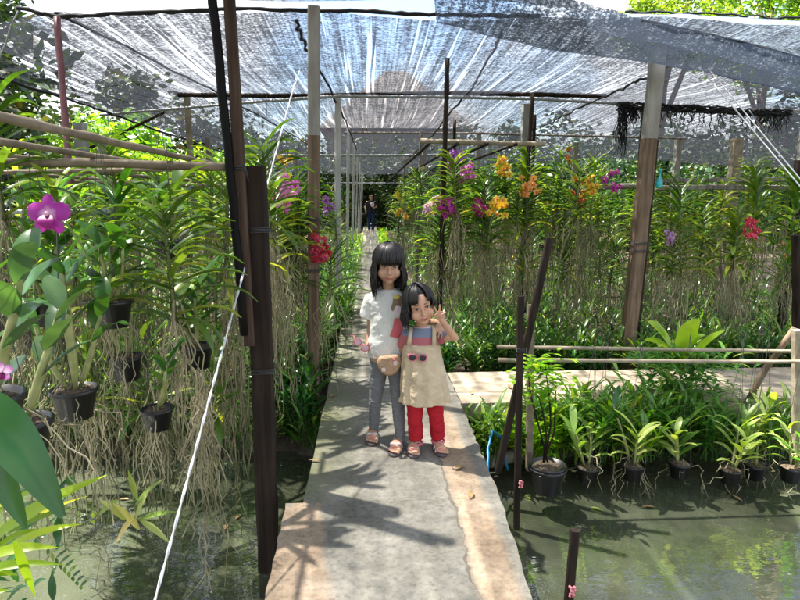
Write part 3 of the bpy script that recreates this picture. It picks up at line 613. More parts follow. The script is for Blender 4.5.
def blossom_mesh(col, r0=.042, lip='lip', eye='eye_y'):
    m_ = MB(); r = random.Random(3)
    for k in range(5):
        a = 2*math.pi*k/5+math.pi/2; d = V((math.cos(a), 0, math.sin(a))); sd = V((-math.sin(a), 0, math.cos(a))); wd = r0*(.62 if k in (0, 2, 3) else .82); vs = []
        for i in range(5):
            t = i/4; ww = wd*max(.15, math.sin(math.pi*(.08+t*.84))**.6); c = d*r0*(.12+.9*t)+V((0, -.006*math.sin(t*3)+.008*t*t, 0)); vs += [c-sd*ww*.5+V((0, .003, 0)), c, c+sd*ww*.5+V((0, .003, 0))]
        m_.add(vs, [f for i in range(4) for f in ((i*3, i*3+1, i*3+4, i*3+3), (i*3+1, i*3+2, i*3+5, i*3+4))], 0)
    m_.ellip((0, -.010, -.008), (r0*.2, r0*.25, r0*.34), nu=8, nv=5, mi=1); m_.ellip((0, -.014, .004), (r0*.1, r0*.1, r0*.1), nu=6, nv=4, mi=2)
    return m_.mesh('blossom', [M[col], M[lip], M[eye]])
BL = {}
for c_ in ('magenta', 'pink', 'palepink', 'violet', 'yellow', 'orange', 'redorange', 'red', 'deep', 'lilac'): BL[c_] = blossom_mesh(c_, .040, {'yellow': 'redorange', 'orange': 'redorange', 'pink': 'magenta', 'palepink': 'pink', 'red': 'deep'}.get(c_, 'lip'), 'eye_y' if c_ != 'yellow' else 'orange')
def spray(parent, src, tip, col, n, seed, size=1.0, dense=.075):
    # stalk from the stem up to a cluster of blossoms round its tip (parent space)
    r = random.Random(seed); src, tip = V(src), V(tip); mid = src.lerp(tip, .5)+V((0, 0, .03)); m_ = MB(); m_.tube([src, mid, tip], [.004, .0035, .002], 5)
    s = m_.obj('flower_spray', M['spike'], parent); 
    for k in range(n):
        t = r.uniform(.0, 1); c = tip+V((r.gauss(0, dense*.6), r.gauss(0, dense*.5), (t-.6)*dense*2.6)); b_ = link('blossom', BL[col], s, c); f = V((r.gauss(0, .5), -1, r.gauss(.15, .35))).normalized()
        b_.rotation_euler = (-f).to_track_quat('Y', 'Z').to_euler(); b_.scale = (size*r.uniform(.85, 1.15),)*3
    return s
def vanda(k, loc, rz, s, label, group=None, flower=None, wire=True, roots=True):
    pr_, _ = VP[k]; e = empty('vanda_orchid', loc, label, 'orchid', group, rz, s)
    link('stem', pr_['stem'], e); link('foliage', pr_['foliage'], e)
    if roots: link('roots', pr_['roots'], e)
    if wire: link('hanging_wire', pr_['wire'], e)
    return e
ORD = ['first', 'second', 'third', 'fourth', 'fifth', 'sixth', 'seventh', 'eighth', 'ninth', 'tenth', 'eleventh']
def bed(rows, x0, x1, name, skip=lambda x, y: False, zb=1.22):
    for j, y in enumerate(rows):
        sp_ = .30+.018*y; x = x0+rnd.uniform(0, .15)
        lo_ = max(x0, -.66*y) if x0 < 0 else x0; hi = min(x1, .76*y)
        x = lo_+rnd.uniform(.02, .15)
        cnt = 0
        while x < hi:
            cnt += 1
            if not skip(x, y):
                k = rnd.choice((0, 0, 1, 2, 3, 4, 5)); yy = y+rnd.uniform(-.2, .2)
                vanda(k, (x, yy, zb+rnd.uniform(-.16, .14)), rnd.uniform(-.6, .6)+rnd.choice((0, 3.14)), rnd.uniform(.85, 1.15),
                      f'hanging orchid with {VP[k][1]}, {ordn(cnt)} from left, {ORD[j]} row, {name}', f'flowerless orchids in {ORD[j]} row of the {name}')
            x += sp_*rnd.uniform(.8, 1.2)
bed([5.75, 6.4, 7.1, 8.0, 9.2, 10.8, 13, 16, 20], .66, 2.25, 'right bed')
bed([6.0, 6.7, 7.5, 8.6, 10.2, 12.5, 15.5], 2.65, 9.0, 'far right bed', zb=1.12)
bed([4.75, 5.5, 6.3, 7.3, 8.6, 10.4, 13, 16.5, 21], -3.5, -.72, 'left bed', zb=1.10)
def lowtier(x0, x1, ys_, name, base):
    c = 0
    for j, y in enumerate(ys_):
        x = x0+rnd.uniform(0, .2)
        while x < min(x1, .74*y) and x > -.64*y-99:
            if x > -.64*y:
                c += 1; k = rnd.choice((1, 3, 4, 4, 2)); vanda(k, (x, y+rnd.uniform(-.15, .15), base+rnd.uniform(-.12, .16)), rnd.uniform(0, 3), rnd.uniform(.7, 1.0), f'low hanging orchid with {VP[k][1]} among the roots, {ordn(c)} in the {name}', f'low hanging orchids in the {name}')
            x += rnd.uniform(.32, .6)
lowtier(.7, 2.3, (5.9, 6.7, 7.8, 9.6), 'right bed', .62); lowtier(2.6, 6.5, (5.8, 6.6, 7.8, 9.4), 'far right bed', .60); lowtier(-3.2, -.75, (4.9, 5.9, 7.0, 8.6), 'left bed', .60)
# orchids in bloom: (px, py, depth, colour, n, proto, label)
blooms = [(455, 158, 6.0, 'violet', 9, 1, 'orchid with a violet flower cluster high near the pale front rail'), (468, 171, 5.9, 'pink', 12, 0, 'orchid with a tall pinkish violet cluster just right of the violet one'),
 (503, 165, 5.9, 'yellow', 12, 0, 'orchid with a golden yellow cluster standing highest in the right bed'), (528, 185, 5.8, 'orange', 13, 3, 'orchid with an apricot orange cluster beside the leaning stake top'),
 (433, 205, 5.8, 'palepink', 9, 1, 'orchid with a pale pink upright spike near the walkway'), (449, 207, 5.65, 'magenta', 11, 3, 'orchid with a magenta cluster beside the pale pink spike'),
 (480, 206, 5.6, 'deep', 9, 3, 'orchid with a crimson pink low cluster between magenta and yellow flowers'), (498, 206, 5.5, 'yellow', 12, 1, 'orchid with a yellow cluster low in the middle of the right bed'),
 (588, 182, 5.6, 'yellow', 12, 5, 'orchid with a bright yellow cluster left of the tall timber post'), (611, 179, 5.9, 'magenta', 6, 1, 'orchid with a small magenta cluster nearest the tall timber post'),
 (580, 199, 5.7, 'redorange', 6, 0, 'orchid with small red orange flowers below the bright yellow cluster'), (569, 153, 6.4, 'redorange', 3, 5, 'orchid with a tiny orange flower tip rising above the rest'),
 (673, 233, 5.7, 'lilac', 6, 3, 'orchid with a lilac cluster right of the tall timber post'), (750, 227, 5.6, 'red', 9, 2, 'orchid with a scarlet cluster and drooping leaves at the right'),
 (783, 250, 5.9, 'orange', 3, 4, 'orchid with one small orange flower at the right edge'), (540, 197, 6.2, 'orange', 3, 0, 'orchid with two faint orange blooms behind the apricot cluster'),
 (288, 182, 4.6, 'pink', 12, 0, 'orchid with a pink cluster beside the tall left timber post'), (283, 196, 4.4, 'pink', 10, 3, 'orchid with a lower pink cluster near the thick dark post'),
 (285, 165, 4.8, 'yellow', 4, 1, 'orchid with a small yellow spike above the pink clusters'), (292, 196, 4.7, 'yellow', 4, 1, 'orchid with yellow blooms between pink clusters and the tall post'),
 (319, 246, 4.55, 'red', 16, 3, 'orchid with a dense red cluster overlapping the tall left timber post'), (301, 226, 4.75, 'yellow', 5, 1, 'orchid with a pale yellow cluster above the red one'),
 (329, 205, 7.0, 'violet', 5, 4, 'orchid with small violet flowers by the first white post'), (403, 210, 9.0, 'yellow', 4, 1, 'orchid with yellow flowers right of the walkway far back'), (398, 196, 14, 'yellow', 4, 2, 'farthest orchid with yellow flowers right of the walkway')]
for i, (px, py, y, col, n, k, lab) in enumerate(blooms):
    t = P(px, py, y); off = V(((-1)**i*.07, .10, -.42)); base = t+off; base.z = min(base.z, 1.36)
    if px < 340: base.z = min(base.z, 1.15)
    e = vanda(k, base, 0 if i % 3 else 3.14, .95, lab, 'orchids in bloom'); e.rotation_euler = (0, 0, 0); sz = 1.0 if n > 5 else .85
    loc = (t-base)/.95; spray(e, (0, 0, .12), loc, col, int(n*1.25), 100+i, sz*(.98 if y < 7 else 1.5), .070)

# ---- broad leaved potted orchids
def pot_mb(r=.085, h=.12):
    m_ = MB(); n = 20; prof = [(r*.72, 0), (r*.95, h*.86), (r*1.04, h*.86), (r*1.06, h), (r*.97, h), (r*.93, h*.86)]
    m_.rings([(V((0, 0, z)), q, q) for q, z in prof], n); return m_
def potsoil(r=.085, h=.12):
    m_ = MB(); m_.ellip((0, 0, h*.84), (r*.93, r*.93, .018), nu=14, nv=6)
    rr = random.Random(4)
    for k in range(26): m_.ellip((rr.uniform(-.6, .6)*r, rr.uniform(-.6, .6)*r, h*.93), (.014, .009, .009), Matrix.Rotation(rr.uniform(0, 6), 3, 'Z'), 6, 4)
    return m_
POT = pot_mb().mesh('pot', M['pot']); SOIL = potsoil().mesh('potting_bark', M['bark'])
def cane(seed, L_, lean, nl, Ll, Wl, leafm, bare=.4, thick=.011):
    r = random.Random(seed); a = lean[0]; st = MB(); lf = MB(); p = V((math.cos(a)*.02, math.sin(a)*.02, 0)); pts = [p]; d = V((math.cos(a)*lean[1], math.sin(a)*lean[1], 1)).normalized()
    for i in range(8): p = p+d*L_/8; pts.append(p); d = (d+V((r.uniform(-.06, .06), r.uniform(-.06, .06), .05))).normalized()
    st.tube(pts, [thick*.6, thick, thick*1.15, thick*1.15, thick, thick*.9, thick*.8, thick*.7, thick*.5], 7)
    for k in range(nl):
        t = bare+(1-bare)*k/max(1, nl-1); i = min(7, int(t*8)); q = pts[i].lerp(pts[i+1], t*8-i); b_ = a+(1.57 if k % 2 else -1.57)+r.gauss(0, .5)
        lf.leaf(q, V((math.cos(b_), math.sin(b_), .7+t*.7)), Ll*r.uniform(.75, 1.15), Wl*r.uniform(.8, 1.1), .9*r.uniform(.5, 1.6), 8, .22, 'broad')
    return st.mesh('cane', M['cane']), lf.mesh('foliage', M[leafm])
def potted(name, loc, label, canes, pot=True, rz=0, s=1, rn=24, rl=.35, wires=True, group=None, potscale=1.0, cat='orchid'):
    e = empty(name, loc, label, cat, group, rz, s)
    if pot:
        o = link('pot', POT, e, (0, 0, -.12*potscale), None, potscale); link('potting_bark', SOIL, o)
        if wires:
            for a in (.5, 2.6, 4.7):
                m_ = MB(); m_.tube([V((math.cos(a)*.088*potscale, math.sin(a)*.088*potscale, -.005)), V((0, 0, .75))], .0013, 3, cap=False); m_.obj('hanging_wire', M['wire'], e)
    for (st, lf) in canes: link('cane', st, e); link('foliage', lf, e)
    if rn: link('roots', roots_mb(len(label)*3+rn, rn, rl, .14, -.06*potscale, .003, 8).mesh('roots', M['root']), e)
    return e
big = [cane(31, .42, (1.9, .25), 5, .20, .085, 'dendro', .55, .013), cane(32, .34, (.4, .45), 4, .19, .07, 'dendro', .55), cane(33, .28, (3.6, .5), 4, .17, .055, 'dendro', .5)]
thin = [cane(34, .30, (2.4, .3), 6, .17, .040, 'herb', .35, .008), cane(35, .34, (.8, .35), 6, .17, .036, 'dendro', .35, .008), cane(36, .26, (4.6, .4), 5, .16, .040, 'herb', .3, .008)]
blue = [cane(37, .34, (.3, .35), 6, .17, .070, 'blueleaf', .35, .012), cane(38, .30, (2.8, .4), 5, .16, .065, 'blueleaf', .35, .011)]
pale = [cane(39, .20, (1.0, .4), 9, .15, .042, 'pale', .15, .007), cane(40, .22, (3.2, .35), 9, .16, .040, 'pale', .2, .007), cane(41, .18, (5.2, .4), 8, .15, .040, 'herb', .15, .007)]
potted('potted_orchid', P(74, 388, 2.35), 'potted orchid with tall broad dark leaves in a black pot at the left', big+[cane(43, .50, (5.4, .2), 6, .22, .085, 'dendro', .6, .013)], rn=22, rl=.35)
potted('potted_orchid', P(126, 356, 3.0), 'smaller potted orchid with dark canes behind the tall broad leaved one', [big[1], thin[1], thin[0]], rn=16, rz=1, rl=.3)
potted('potted_orchid', P(157, 408, 2.6), 'potted orchid with a few oval leaves hanging over the left canal', [big[2], thin[2]], rn=26, rl=.5, rz=2, s=.8)
potted('potted_orchid', P(20, 420, 1.75), 'bluish leaved orchid at the left edge of the photo', blue, rn=30, rz=.4)
potted('potted_orchid', P(-14, 395, 1.5), 'bluish leaved orchid partly cut off by the left edge', blue[:1]+thin[:1], rn=10, rz=-.3)
potted('potted_orchid', P(36, 330, 3.2), 'thin caned orchid behind the magenta flowers', thin, rn=30)
potted('potted_orchid', P(98, 300, 3.6), 'bushy orchid with narrow leaves in the middle of the left rack', thin[::-1], rn=30, rz=.8)
potted('potted_orchid', P(228, 372, 3.6), 'potted orchid with one oval leaf hanging beside the thick canal post', [big[2]], rn=50, rl=.5, rz=.5, s=.8)
tall = [cane(61, .30, (1.2, .2), 6, .22, .075, 'dendro', .2, .011), cane(62, .26, (3.9, .3), 5, .20, .07, 'dendro', .2, .011), cane(63, .24, (5.4, .35), 5, .19, .06, 'herb', .2, .010)]
potted('potted_orchid', P(112, 300, 2.7), 'broad leaved orchid rising just right of the large magenta flower', tall, rn=14, rl=.4, rz=.6)
potted('potted_orchid', P(45, 300, 2.9), 'broad leaved orchid in the second row directly below the magenta flower', tall[::-1][:2]+[thin[0]], rn=14, rl=.4, rz=2.2)
potted('potted_orchid', P(196, 345, 3.1), 'broad leaved orchid in the shade left of the white cable', tall, rn=14, rl=.4, rz=4)
potted('potted_orchid', P(168, 240, 3.7), 'upright broad leaved orchid under the front bamboo rail', tall, rn=14, rl=.4, rz=5)
potted('potted_orchid', P(10, 250, 3.4), 'round leaved orchid hanging high at the left edge', [big[1], blue[1]], rn=20, rz=.5)
# the near vandas at the left
for (px, py, y, k, s, rz, lab) in [(176, 325, 2.75, 0, 1.05, .15, 'large hanging orchid with long arching ladder leaves left of the thick canal post'), (226, 285, 3.3, 2, 1.1, .3, 'yellow green hanging orchid right behind the large ladder leaved one'),
        (118, 262, 3.2, 3, 1.0, -.3, 'wide leaved hanging orchid above the bushy pots'), (215, 330, 4.0, 1, 1.0, .2, 'shaded hanging orchid near the thick canal post'), (20, 300, 3.9, 1, 1.0, 0, 'dark hanging orchid behind the left edge pots'),
        (140, 300, 4.1, 5, 1.0, .5, 'narrow leaved hanging orchid deep in the left rack'), (75, 290, 4.2, 2, 1.0, 0, 'light green hanging orchid behind the broad leaves'), (275, 270, 4.1, 2, .95, .6, 'light green hanging orchid between the thick post and the tall post'),
        (60, 335, 3.0, 5, 1.15, .9, 'ladder leaved hanging orchid half hidden behind the broad leaved pot'), (150, 415, 3.3, 4, 1.2, .4, 'small bright hanging orchid low over the left canal'), (215, 420, 3.2, 4, 1.1, 1.4, 'small bright hanging orchid low beside the white cable'),
        (270, 235, 3.9, 0, 1.05, .1, 'dark arching hanging orchid right behind the sawn post top'), (95, 400, 3.4, 3, .9, 2.2, 'low wide leaved orchid in the shade below the left pots'), (5, 225, 2.9, 0, 1.0, .2, 'arching hanging orchid high at the left edge')]:
    vanda(k, P(px, py, y), rz, s, lab)
def rootbunch(name, px, py, y, n, ln, spread, lab, mat='root'):
    m_ = roots_mb(len(lab)*5, int(n*.55), ln, spread, 0, .0034, 14); o = m_.obj(name, M[mat]); o.location = P(px, py, y); tag(o, lab, 'roots', 'hanging root bunches over the left canal')
rootbunch('hanging_roots', 205, 395, 2.45, 46, 1.0, .07, 'long pale root bunch reaching the water left of the white cable')
rootbunch('hanging_roots', 165, 420, 2.7, 40, .75, .08, 'tangled root bunch under the small oval leaved pot', 'rootdark')
rootbunch('hanging_roots', 92, 420, 2.5, 16, .85, .05, 'thin root strand hanging low under the left black pot')
rootbunch('hanging_roots', 232, 360, 3.5, 50, .8, .12, 'pale root bunch beside the thick canal post', 'rootdark')
rootbunch('hanging_roots', 190, 350, 3.6, 50, .8, .16, 'brown root bunch behind the white cable')
rootbunch('hanging_roots', 130, 380, 3.5, 50, .7, .18, 'shaded root bunch between the left pots', 'rootdark')
rootbunch('hanging_roots', 282, 290, 4.3, 60, 1.0, .14, 'root curtain between the thick post and the walkway', 'root')
rootbunch('hanging_roots', 40, 350, 3.6, 50, .8, .2, 'root bunch behind the bluish leaved orchids', 'rootdark')
# single large magenta flowers
def bigflower(px, py, y, r_, lab, stalk_to, facing=(0, -1, .1), n=1):
    c = P(px, py, y); e = empty('orchid_flower', c, lab, 'flower'); m_ = MB(); q = V(facing).to_track_quat('-Y', 'Z') if False else None
    m_ = MB(); fr = V(facing).normalized(); rot = (-fr).to_track_quat('Y', 'Z').to_matrix()
    for k in range(5):
        a = 2*math.pi*k/5+math.pi/2; d = V((math.cos(a), 0, math.sin(a))); sd = V((-math.sin(a), 0, math.cos(a))); wide = .62 if k in (0, 2, 3) else .95; vs = []; N = 8
        for i in range(N+1):
            t = i/N; ww = r_*wide*max(.12, math.sin(math.pi*(.05+t*.87))**.65); cc = d*r_*(.08+.95*t)+V((0, .10*r_*t*t-.06*r_*math.sin(t*3), 0))
            for s_ in (-.5, -.25, 0, .25, .5): vs.append(rot @ (cc+sd*ww*s_+V((0, .12*ww*(abs(s_)*2)**2-(.01 if k in (1, 4) else 0)*r_, 0))))
        m_.add(vs, [(i*5+j, i*5+j+1, (i+1)*5+j+1, (i+1)*5+j) for i in range(N) for j in range(4)])
    m_.obj('petals', M['bigpetal'], e)
    m_ = MB(); vs = []; N = 7
    for i in range(N+1):
        t = i/N; ww = r_*.75*max(.25, math.sin(math.pi*(.12+t*.76))**.6); cc = V((0, -.32*r_*math.sin(t*2.6)-.03*r_, -r_*.72*t))
        for s_ in (-.5, -.25, 0, .25, .5): vs.append(rot @ (cc+V((ww*s_, .22*ww*(1-(abs(s_)*2)**2)*(-1)*.4-.25*ww*abs(s_)*(1-t), 0))))
    m_.add(vs, [(i*5+j, i*5+j+1, (i+1)*5+j+1, (i+1)*5+j) for i in range(N) for j in range(4)]); m_.obj('lip', M['biglip'], e)
    m_ = MB(); m_.ellip(rot @ V((0, -.16*r_, .04*r_)), (.10*r_, .14*r_, .14*r_)); m_.obj('column', M['palepink'], e)
    if stalk_to is not None:
        s = P(*stalk_to)-c; m_ = MB(); m_.tube([rot @ V((0, .06*r_, 0)), s*.35+V((0, .02, .03)), s*.7+V((0, .02, .02)), s], .0035, 6); m_.obj('stalk', M['spike'], e)
def bigpetal(name, rim, mid, R0):
    m, n, b, out = newmat(name); t = n.nodes.new('ShaderNodeTexCoord'); ln_ = n.nodes.new('ShaderNodeVectorMath'); ln_.operation = 'LENGTH'; n.links.new(t.outputs['Object'], ln_.inputs[0])
    z = noise_tex(n, 60, detail=2); r = ramp(n, math_(n, 'ADD', math_(n, 'DIVIDE', ln_.outputs['Value'], R0), math_(n, 'MULTIPLY', math_(n, 'SUBTRACT', z.outputs[0], .5), .3)), [(.12, mid), (.45, rim), (1, tuple(x*.85 for x in rim))])
    n.links.new(r.outputs[0], b.inputs['Base Color']); b.inputs['Roughness'].default_value = .45
    tr = n.nodes.new('ShaderNodeBsdfTranslucent'); n.links.new(r.outputs[0], tr.inputs[0]); ms = n.nodes.new('ShaderNodeMixShader'); ms.inputs[0].default_value = .3
    n.links.new(b.outputs[0], ms.inputs[1]); n.links.new(tr.outputs[0], ms.inputs[2]); n.links.new(ms.outputs[0], out.inputs[0]); return m
M['bigpetal'] = bigpetal('magenta_petal_pale_throat', (.42, .025, .34), (.80, .55, .72), .055); M['biglip'] = bigpetal('dark_magenta_lip', (.34, .008, .22), (.15, .0, .07), .055)
bigflower(48, 215, 1.72, .056, 'large open magenta orchid flower with a pale throat at the left', (92, 268, 1.95), (.08, -1, .12))
bigflower(20, 267, 1.9, .040, 'magenta orchid flower seen side on below the large open one', (35, 300, 2.2), (-.9, -.5, .2))
bigflower(97, 240+9, 2.9, .022, 'small magenta orchid bud spray behind the large open flower', (110, 290, 3.0), (.3, -1, .2))
bigflower(1, 372, 1.3, .022, 'pale lilac flower edge peeking in at the left side', None, (.6, -1, 0))

# ---- foreground bottom left
def strapplant(name, loc, specs, mat, lab, cat='plant', shape='lance', n=10, fold=.25):
    e = empty(name, loc, lab, cat); m_ = MB()
    for (dx, dy, dz, L_, W_, dr) in specs: m_.leaf((0, 0, 0), (dx, dy, dz), L_, W_, dr, n, fold, shape)
    m_.obj('foliage', mat, e); return e
def tipleaf(m_, tip, base, W, sag, n=12, shape='lance', fold=.2, face=None):
    base, tip = V(base), V(tip); d = tip-base; vs = []; pts = [base.lerp(tip, i/n)+V((0, 0, sag*math.sin(math.pi*i/n))) for i in range(n+1)]
    for i, p in enumerate(pts):
        t = i/n; dd_ = (pts[min(n, i+1)]-pts[max(0, i-1)]).normalized(); sd = dd_.cross(face or V((0, -.6, .8))).normalized(); up_ = sd.cross(dd_)
        wd = W*(max(.03, math.sin(math.pi*(t*.9+.08))**.75) if shape == 'broad' else max(.03, math.sin(math.pi*min(1, (t*.97+.03)**.75))))
        vs += [p-sd*wd*.5+up_*fold*wd*.5, p-sd*wd*.25+up_*fold*wd*.15, p, p+sd*wd*.25+up_*fold*wd*.15, p+sd*wd*.5+up_*fold*wd*.5]
    m_.add(vs, [(i*5+j, i*5+j+1, (i+1)*5+j+1, (i+1)*5+j) for i in range(n) for j in range(4)])
e = empty('broad_leaf_orchid', P(-60, 470, 1.05), 'glossy dark broad leaves arching in at the lower left edge', 'plant'); o0 = e.location.copy()
for (bs_, tp, W, sg) in (((-60, 410, 1.05), (63, 517, 1.0), .085, .075), ((-50, 440, 1.1), (26, 528, 1.08), .06, .06), ((-40, 480, 1.2), (20, 455, 1.25), .06, .02)):
    m_ = MB(); tipleaf(m_, P(*tp)-o0, P(*bs_)-o0, W, sg, 14, 'broad', .25); m_.obj('leaf', M['dendro'], e)
e = empty('lime_plant', P(-30, 640, 1.35), 'bright lime green plant with long pointed leaves at the bottom left corner', 'plant'); o0 = e.location.copy(); m_ = MB()
for (tx, ty, ty_d, bx, by, W, sg) in [(107, 475, 1.45, -10, 540, .042, .015), (83, 524, 1.4, 10, 545, .022, .01), (60, 548, 1.35, -20, 560, .03, .015), (36, 598, 1.3, 15, 540, .026, .0), (58, 480, 1.5, -20, 530, .02, .02), (78, 506, 1.5, 5, 535, .016, .01),
        (30, 515, 1.5, -20, 560, .03, .02), (18, 575, 1.3, -40, 575, .035, .01), (45, 530, 1.42, -10, 555, .02, .02), (66, 565, 1.3, -5, 570, .018, .01), (12, 500, 1.5, -30, 540, .03, .02), (25, 560, 1.3, -40, 600, .035, .02), (10, 590, 1.3, -40, 620, .03, .02), (88, 496, 1.55, 10, 530, .015, .01), (5, 520, 1.4, -30, 580, .03, .02), (50, 512, 1.5, -5, 540, .016, .015)]:
    tipleaf(m_, P(tx, ty, ty_d)-o0, P(bx, by, ty_d-.03)-o0, W*.9, sg)
m_.obj('foliage', M['lime'], e)
e = empty('shaded_herb', P(20, 600, 1.7), 'dark shaded ferny leaves beneath the lime plant', 'plant'); o0 = e.location.copy(); m_ = MB()
for k in range(60):
    c = P(rnd.uniform(-20, 70), rnd.uniform(470, 620), rnd.uniform(1.6, 2.1)); tipleaf(m_, c-o0, c+V((rnd.uniform(-.12, .02), rnd.uniform(-.05, .05), rnd.uniform(-.1, .02)))-o0, rnd.uniform(.012, .03), .01, 5)
for (a, b_) in (((80, 560), (52, 545)), ((75, 575), (55, 560))):
    pass
m_.obj('foliage', M['herb_dark'], e)
e = empty('fern', P(50, 552, 1.75), 'dark lobed fern frond drooping above the left canal', 'fern'); o0 = e.location.copy(); m_ = MB(); a, b_ = P(48, 548, 1.75), P(85, 590, 1.75)
for k in range(9):
    c = a.lerp(b_, k/9)
    for s_ in (-1, 1): tipleaf(m_, c+V((.02*s_+.02, 0, .03*(s_ > 0)-.028*(s_ < 0)))*(1.2-k*.08)-o0, c-o0, .012, 0, 4)
m_.obj('frond', M['herb_dark'], e)
e = empty('canal_seedling', P(135, 520, 2.5), 'small plant with pale drooping leaves hanging above the left canal', 'plant'); o0 = e.location.copy(); m_ = MB()
for (t, b_) in [((95, 520), (118, 500)), ((113, 503), (140, 530)), ((180, 512), (138, 520)), ((150, 490), (135, 520)), ((128, 470), (137, 500)), ((165, 478), (135, 505)), ((115, 545), (135, 515)), ((172, 545), (140, 520)), ((100, 500), (125, 520))]:
    tipleaf(m_, P(*t, 2.45)-o0, P(*b_, 2.5)-o0, .028, .01, 8)
m_.obj('foliage', M['pale'], e); m_ = MB(); m_.tube([V((0, 0, -.12)), V((.01, 0, 0)), V((0, 0, .1)), V((.02, 0, .35))], .003, 5); m_.obj('stem', M['stem'], e)

# ================================================================== RIGHT CANAL PLANTS
for i, (px, py, y, lab) in enumerate([(588, 466, 3.75, 'potted pale orchid second from the left above the right canal'), (633, 464, 3.72, 'potted pale orchid with long dangling roots in the middle above the right canal'), (680, 462, 3.75, 'potted yellowish orchid third along above the right canal'),
        (731, 468, 3.7, 'left one of the two neighbouring potted orchids toward the right edge'), (756, 464, 3.78, 'right one of the two neighbouring potted orchids toward the right edge'), (792, 466, 3.65, 'potted orchid at the right edge above the canal'), (603, 440, 3.98, 'small potted orchid hanging in the row behind, near the bushy sapling'), (750, 438, 3.98, 'potted orchid of the back row above the twin pots')]):
    potted('canal_orchid', P(px, py, y), lab, [pale[i % 3], pale[(i+1) % 3]] + ([thin[i % 3]] if i in (1, 5) else []), rz=i*1.3, s=1.2, rn=5 if i != 1 else 12, rl=.16 if i != 1 else .32, potscale=.74, group='potted orchids above the right canal')
# sapling in a big black pot
pb = P(548, 462, 3.55); e = empty('potted_sapling', pb, 'leafy sapling with bare stems in a large black pot beside the right canal stakes', 'sapling')
o = link('pot', POT, e, (0, 0, -.17), None, 1.30); link('potting_bark', SOIL, o); o = link('outer_pot', POT, e, (0, 0, -.195), None, 1.38)
m_ = MB(); lf = MB(); r_ = random.Random(9)
for (tx, ty) in ((528, 372), (545, 366), (556, 385), (538, 395)):
    t = P(tx, ty, 3.5)-pb; m_.tube([V((r_.uniform(-.03, .03), 0, 0)), t*.4+V((r_.uniform(-.03, .03), 0, 0)), t*.75+V((r_.uniform(-.02, .02), 0, 0)), t], [.007, .006, .005, .003], 6)
    for k in range(44):
        a = r_.uniform(0, 6.28); q = t+V((r_.gauss(0, .06), r_.gauss(0, .05), r_.uniform(-.06, .08))); lf.leaf(q, V((math.cos(a), math.sin(a), .2)), r_.uniform(.05, .11), .028, .8, 4, .2, 'lance')
m_.obj('stem', M['post_dark'], e); lf.obj('foliage', M['lime'], e)
# big leaved plants behind the rods
e = empty('broad_leaf_plant', P(684, 392, 4.15), 'plant with two large light green leaves and dense narrow foliage behind the rods', 'plant'); o0 = e.location.copy(); m_ = MB()
for (t, b_, W) in [((648, 322), (672, 348), .12), ((700, 320), (678, 350), .13), ((705, 335), (680, 352), .07), ((645, 340), (672, 352), .07), ((725, 330), (690, 358), .05), ((660, 345), (675, 360), .06), ((700, 350), (680, 362), .06), ((655, 300+20), (668, 345), .04)]:
    tipleaf(m_, P(*t, 4.15)-o0, P(*b_, 4.25)-o0, W, .03, 10, 'broad', .15)
m_.obj('broad_leaf', M['lime'], e); m_ = MB()
for k in range(520):
    c = P(680+rnd.gauss(0, 25), rnd.uniform(350, 405), rnd.uniform(4.15, 4.5)); a = rnd.uniform(0, 6.28); m_.leaf(c-o0, V((math.cos(a), math.sin(a)-.3, .5)), rnd.uniform(.1, .2), .028, 1.2, 5, .25, 'lance')
m_.obj('foliage', M['herb'], e)
# herb clumps
def herb_mesh(seed, ns, h, Ll, Wl, nl, mat, spread=.5):
    r = random.Random(seed); m_ = MB()
    for s in range(ns):
        a = r.uniform(0, 6.28); d = V((math.cos(a)*spread*r.random(), math.sin(a)*spread*r.random(), 1)).normalized(); L_ = h*r.uniform(.6, 1.1); b_ = V((r.uniform(-.08, .08), r.uniform(-.08, .08), 0)); m_.tube([b_, b_+d*L_], [.004, .002], 3, cap=False)
        for k in range(nl):
            t = .25+.75*k/nl; c = r.uniform(0, 6.28); m_.leaf(b_+d*L_*t, V((math.cos(c), math.sin(c), .6+.8*t)), Ll*r.uniform(.7, 1.2), Wl*r.uniform(.7, 1.2), 1.4, 4, .25, 'lance')
    return m_.mesh('foliage', M[mat])
HB = [herb_mesh(51, 10, .36, .16, .022, 8, 'herb'), herb_mesh(52, 9, .30, .14, .028, 7, 'herb_dark'), herb_mesh(53, 12, .42, .18, .020, 8, 'herb'), herb_mesh(54, 8, .28, .20, .026, 6, 'herb_dark'), herb_mesh(55, 9, .30, .13, .03, 7, 'lime')]
def herb(x, y, z, k, s, lab, grp):
    o = link('herb_clump', HB[k], None, (x, y, z), (0, 0, rnd.uniform(0, 6.28)), s); tag(o, lab, 'plant', grp)
KD = ['bright narrow leaved', 'dark broad leaved', 'tall bright slender', 'low dark long leaved', 'yellow green broad leaved']
for i in range(64):
    y = 4.4+i*.17+(i/30)**2.6; k = rnd.choice((0, 1, 1, 2, 3, 3)) if y < 9 else rnd.choice((0, 2, 4, 4)); herb((-.50 if y < 7 else -.42)-rnd.uniform(0, .18), y, -.22, k, rnd.uniform(.85, 1.25)*(1+y*.015)*(1.25 if y < 8 else 1), f'{KD[k]} herb edging the left of the walkway, {ordn(i+1)} from the front', 'herbs edging the left of the walkway')
    if i % 2 and i < 60: herb(-.85-rnd.uniform(0, .2), y, -.22, k, 1.1, f'{KD[k]} herb, second line left of the walkway, {ordn(i//2+1)} from the front', 'herbs edging the left of the walkway')
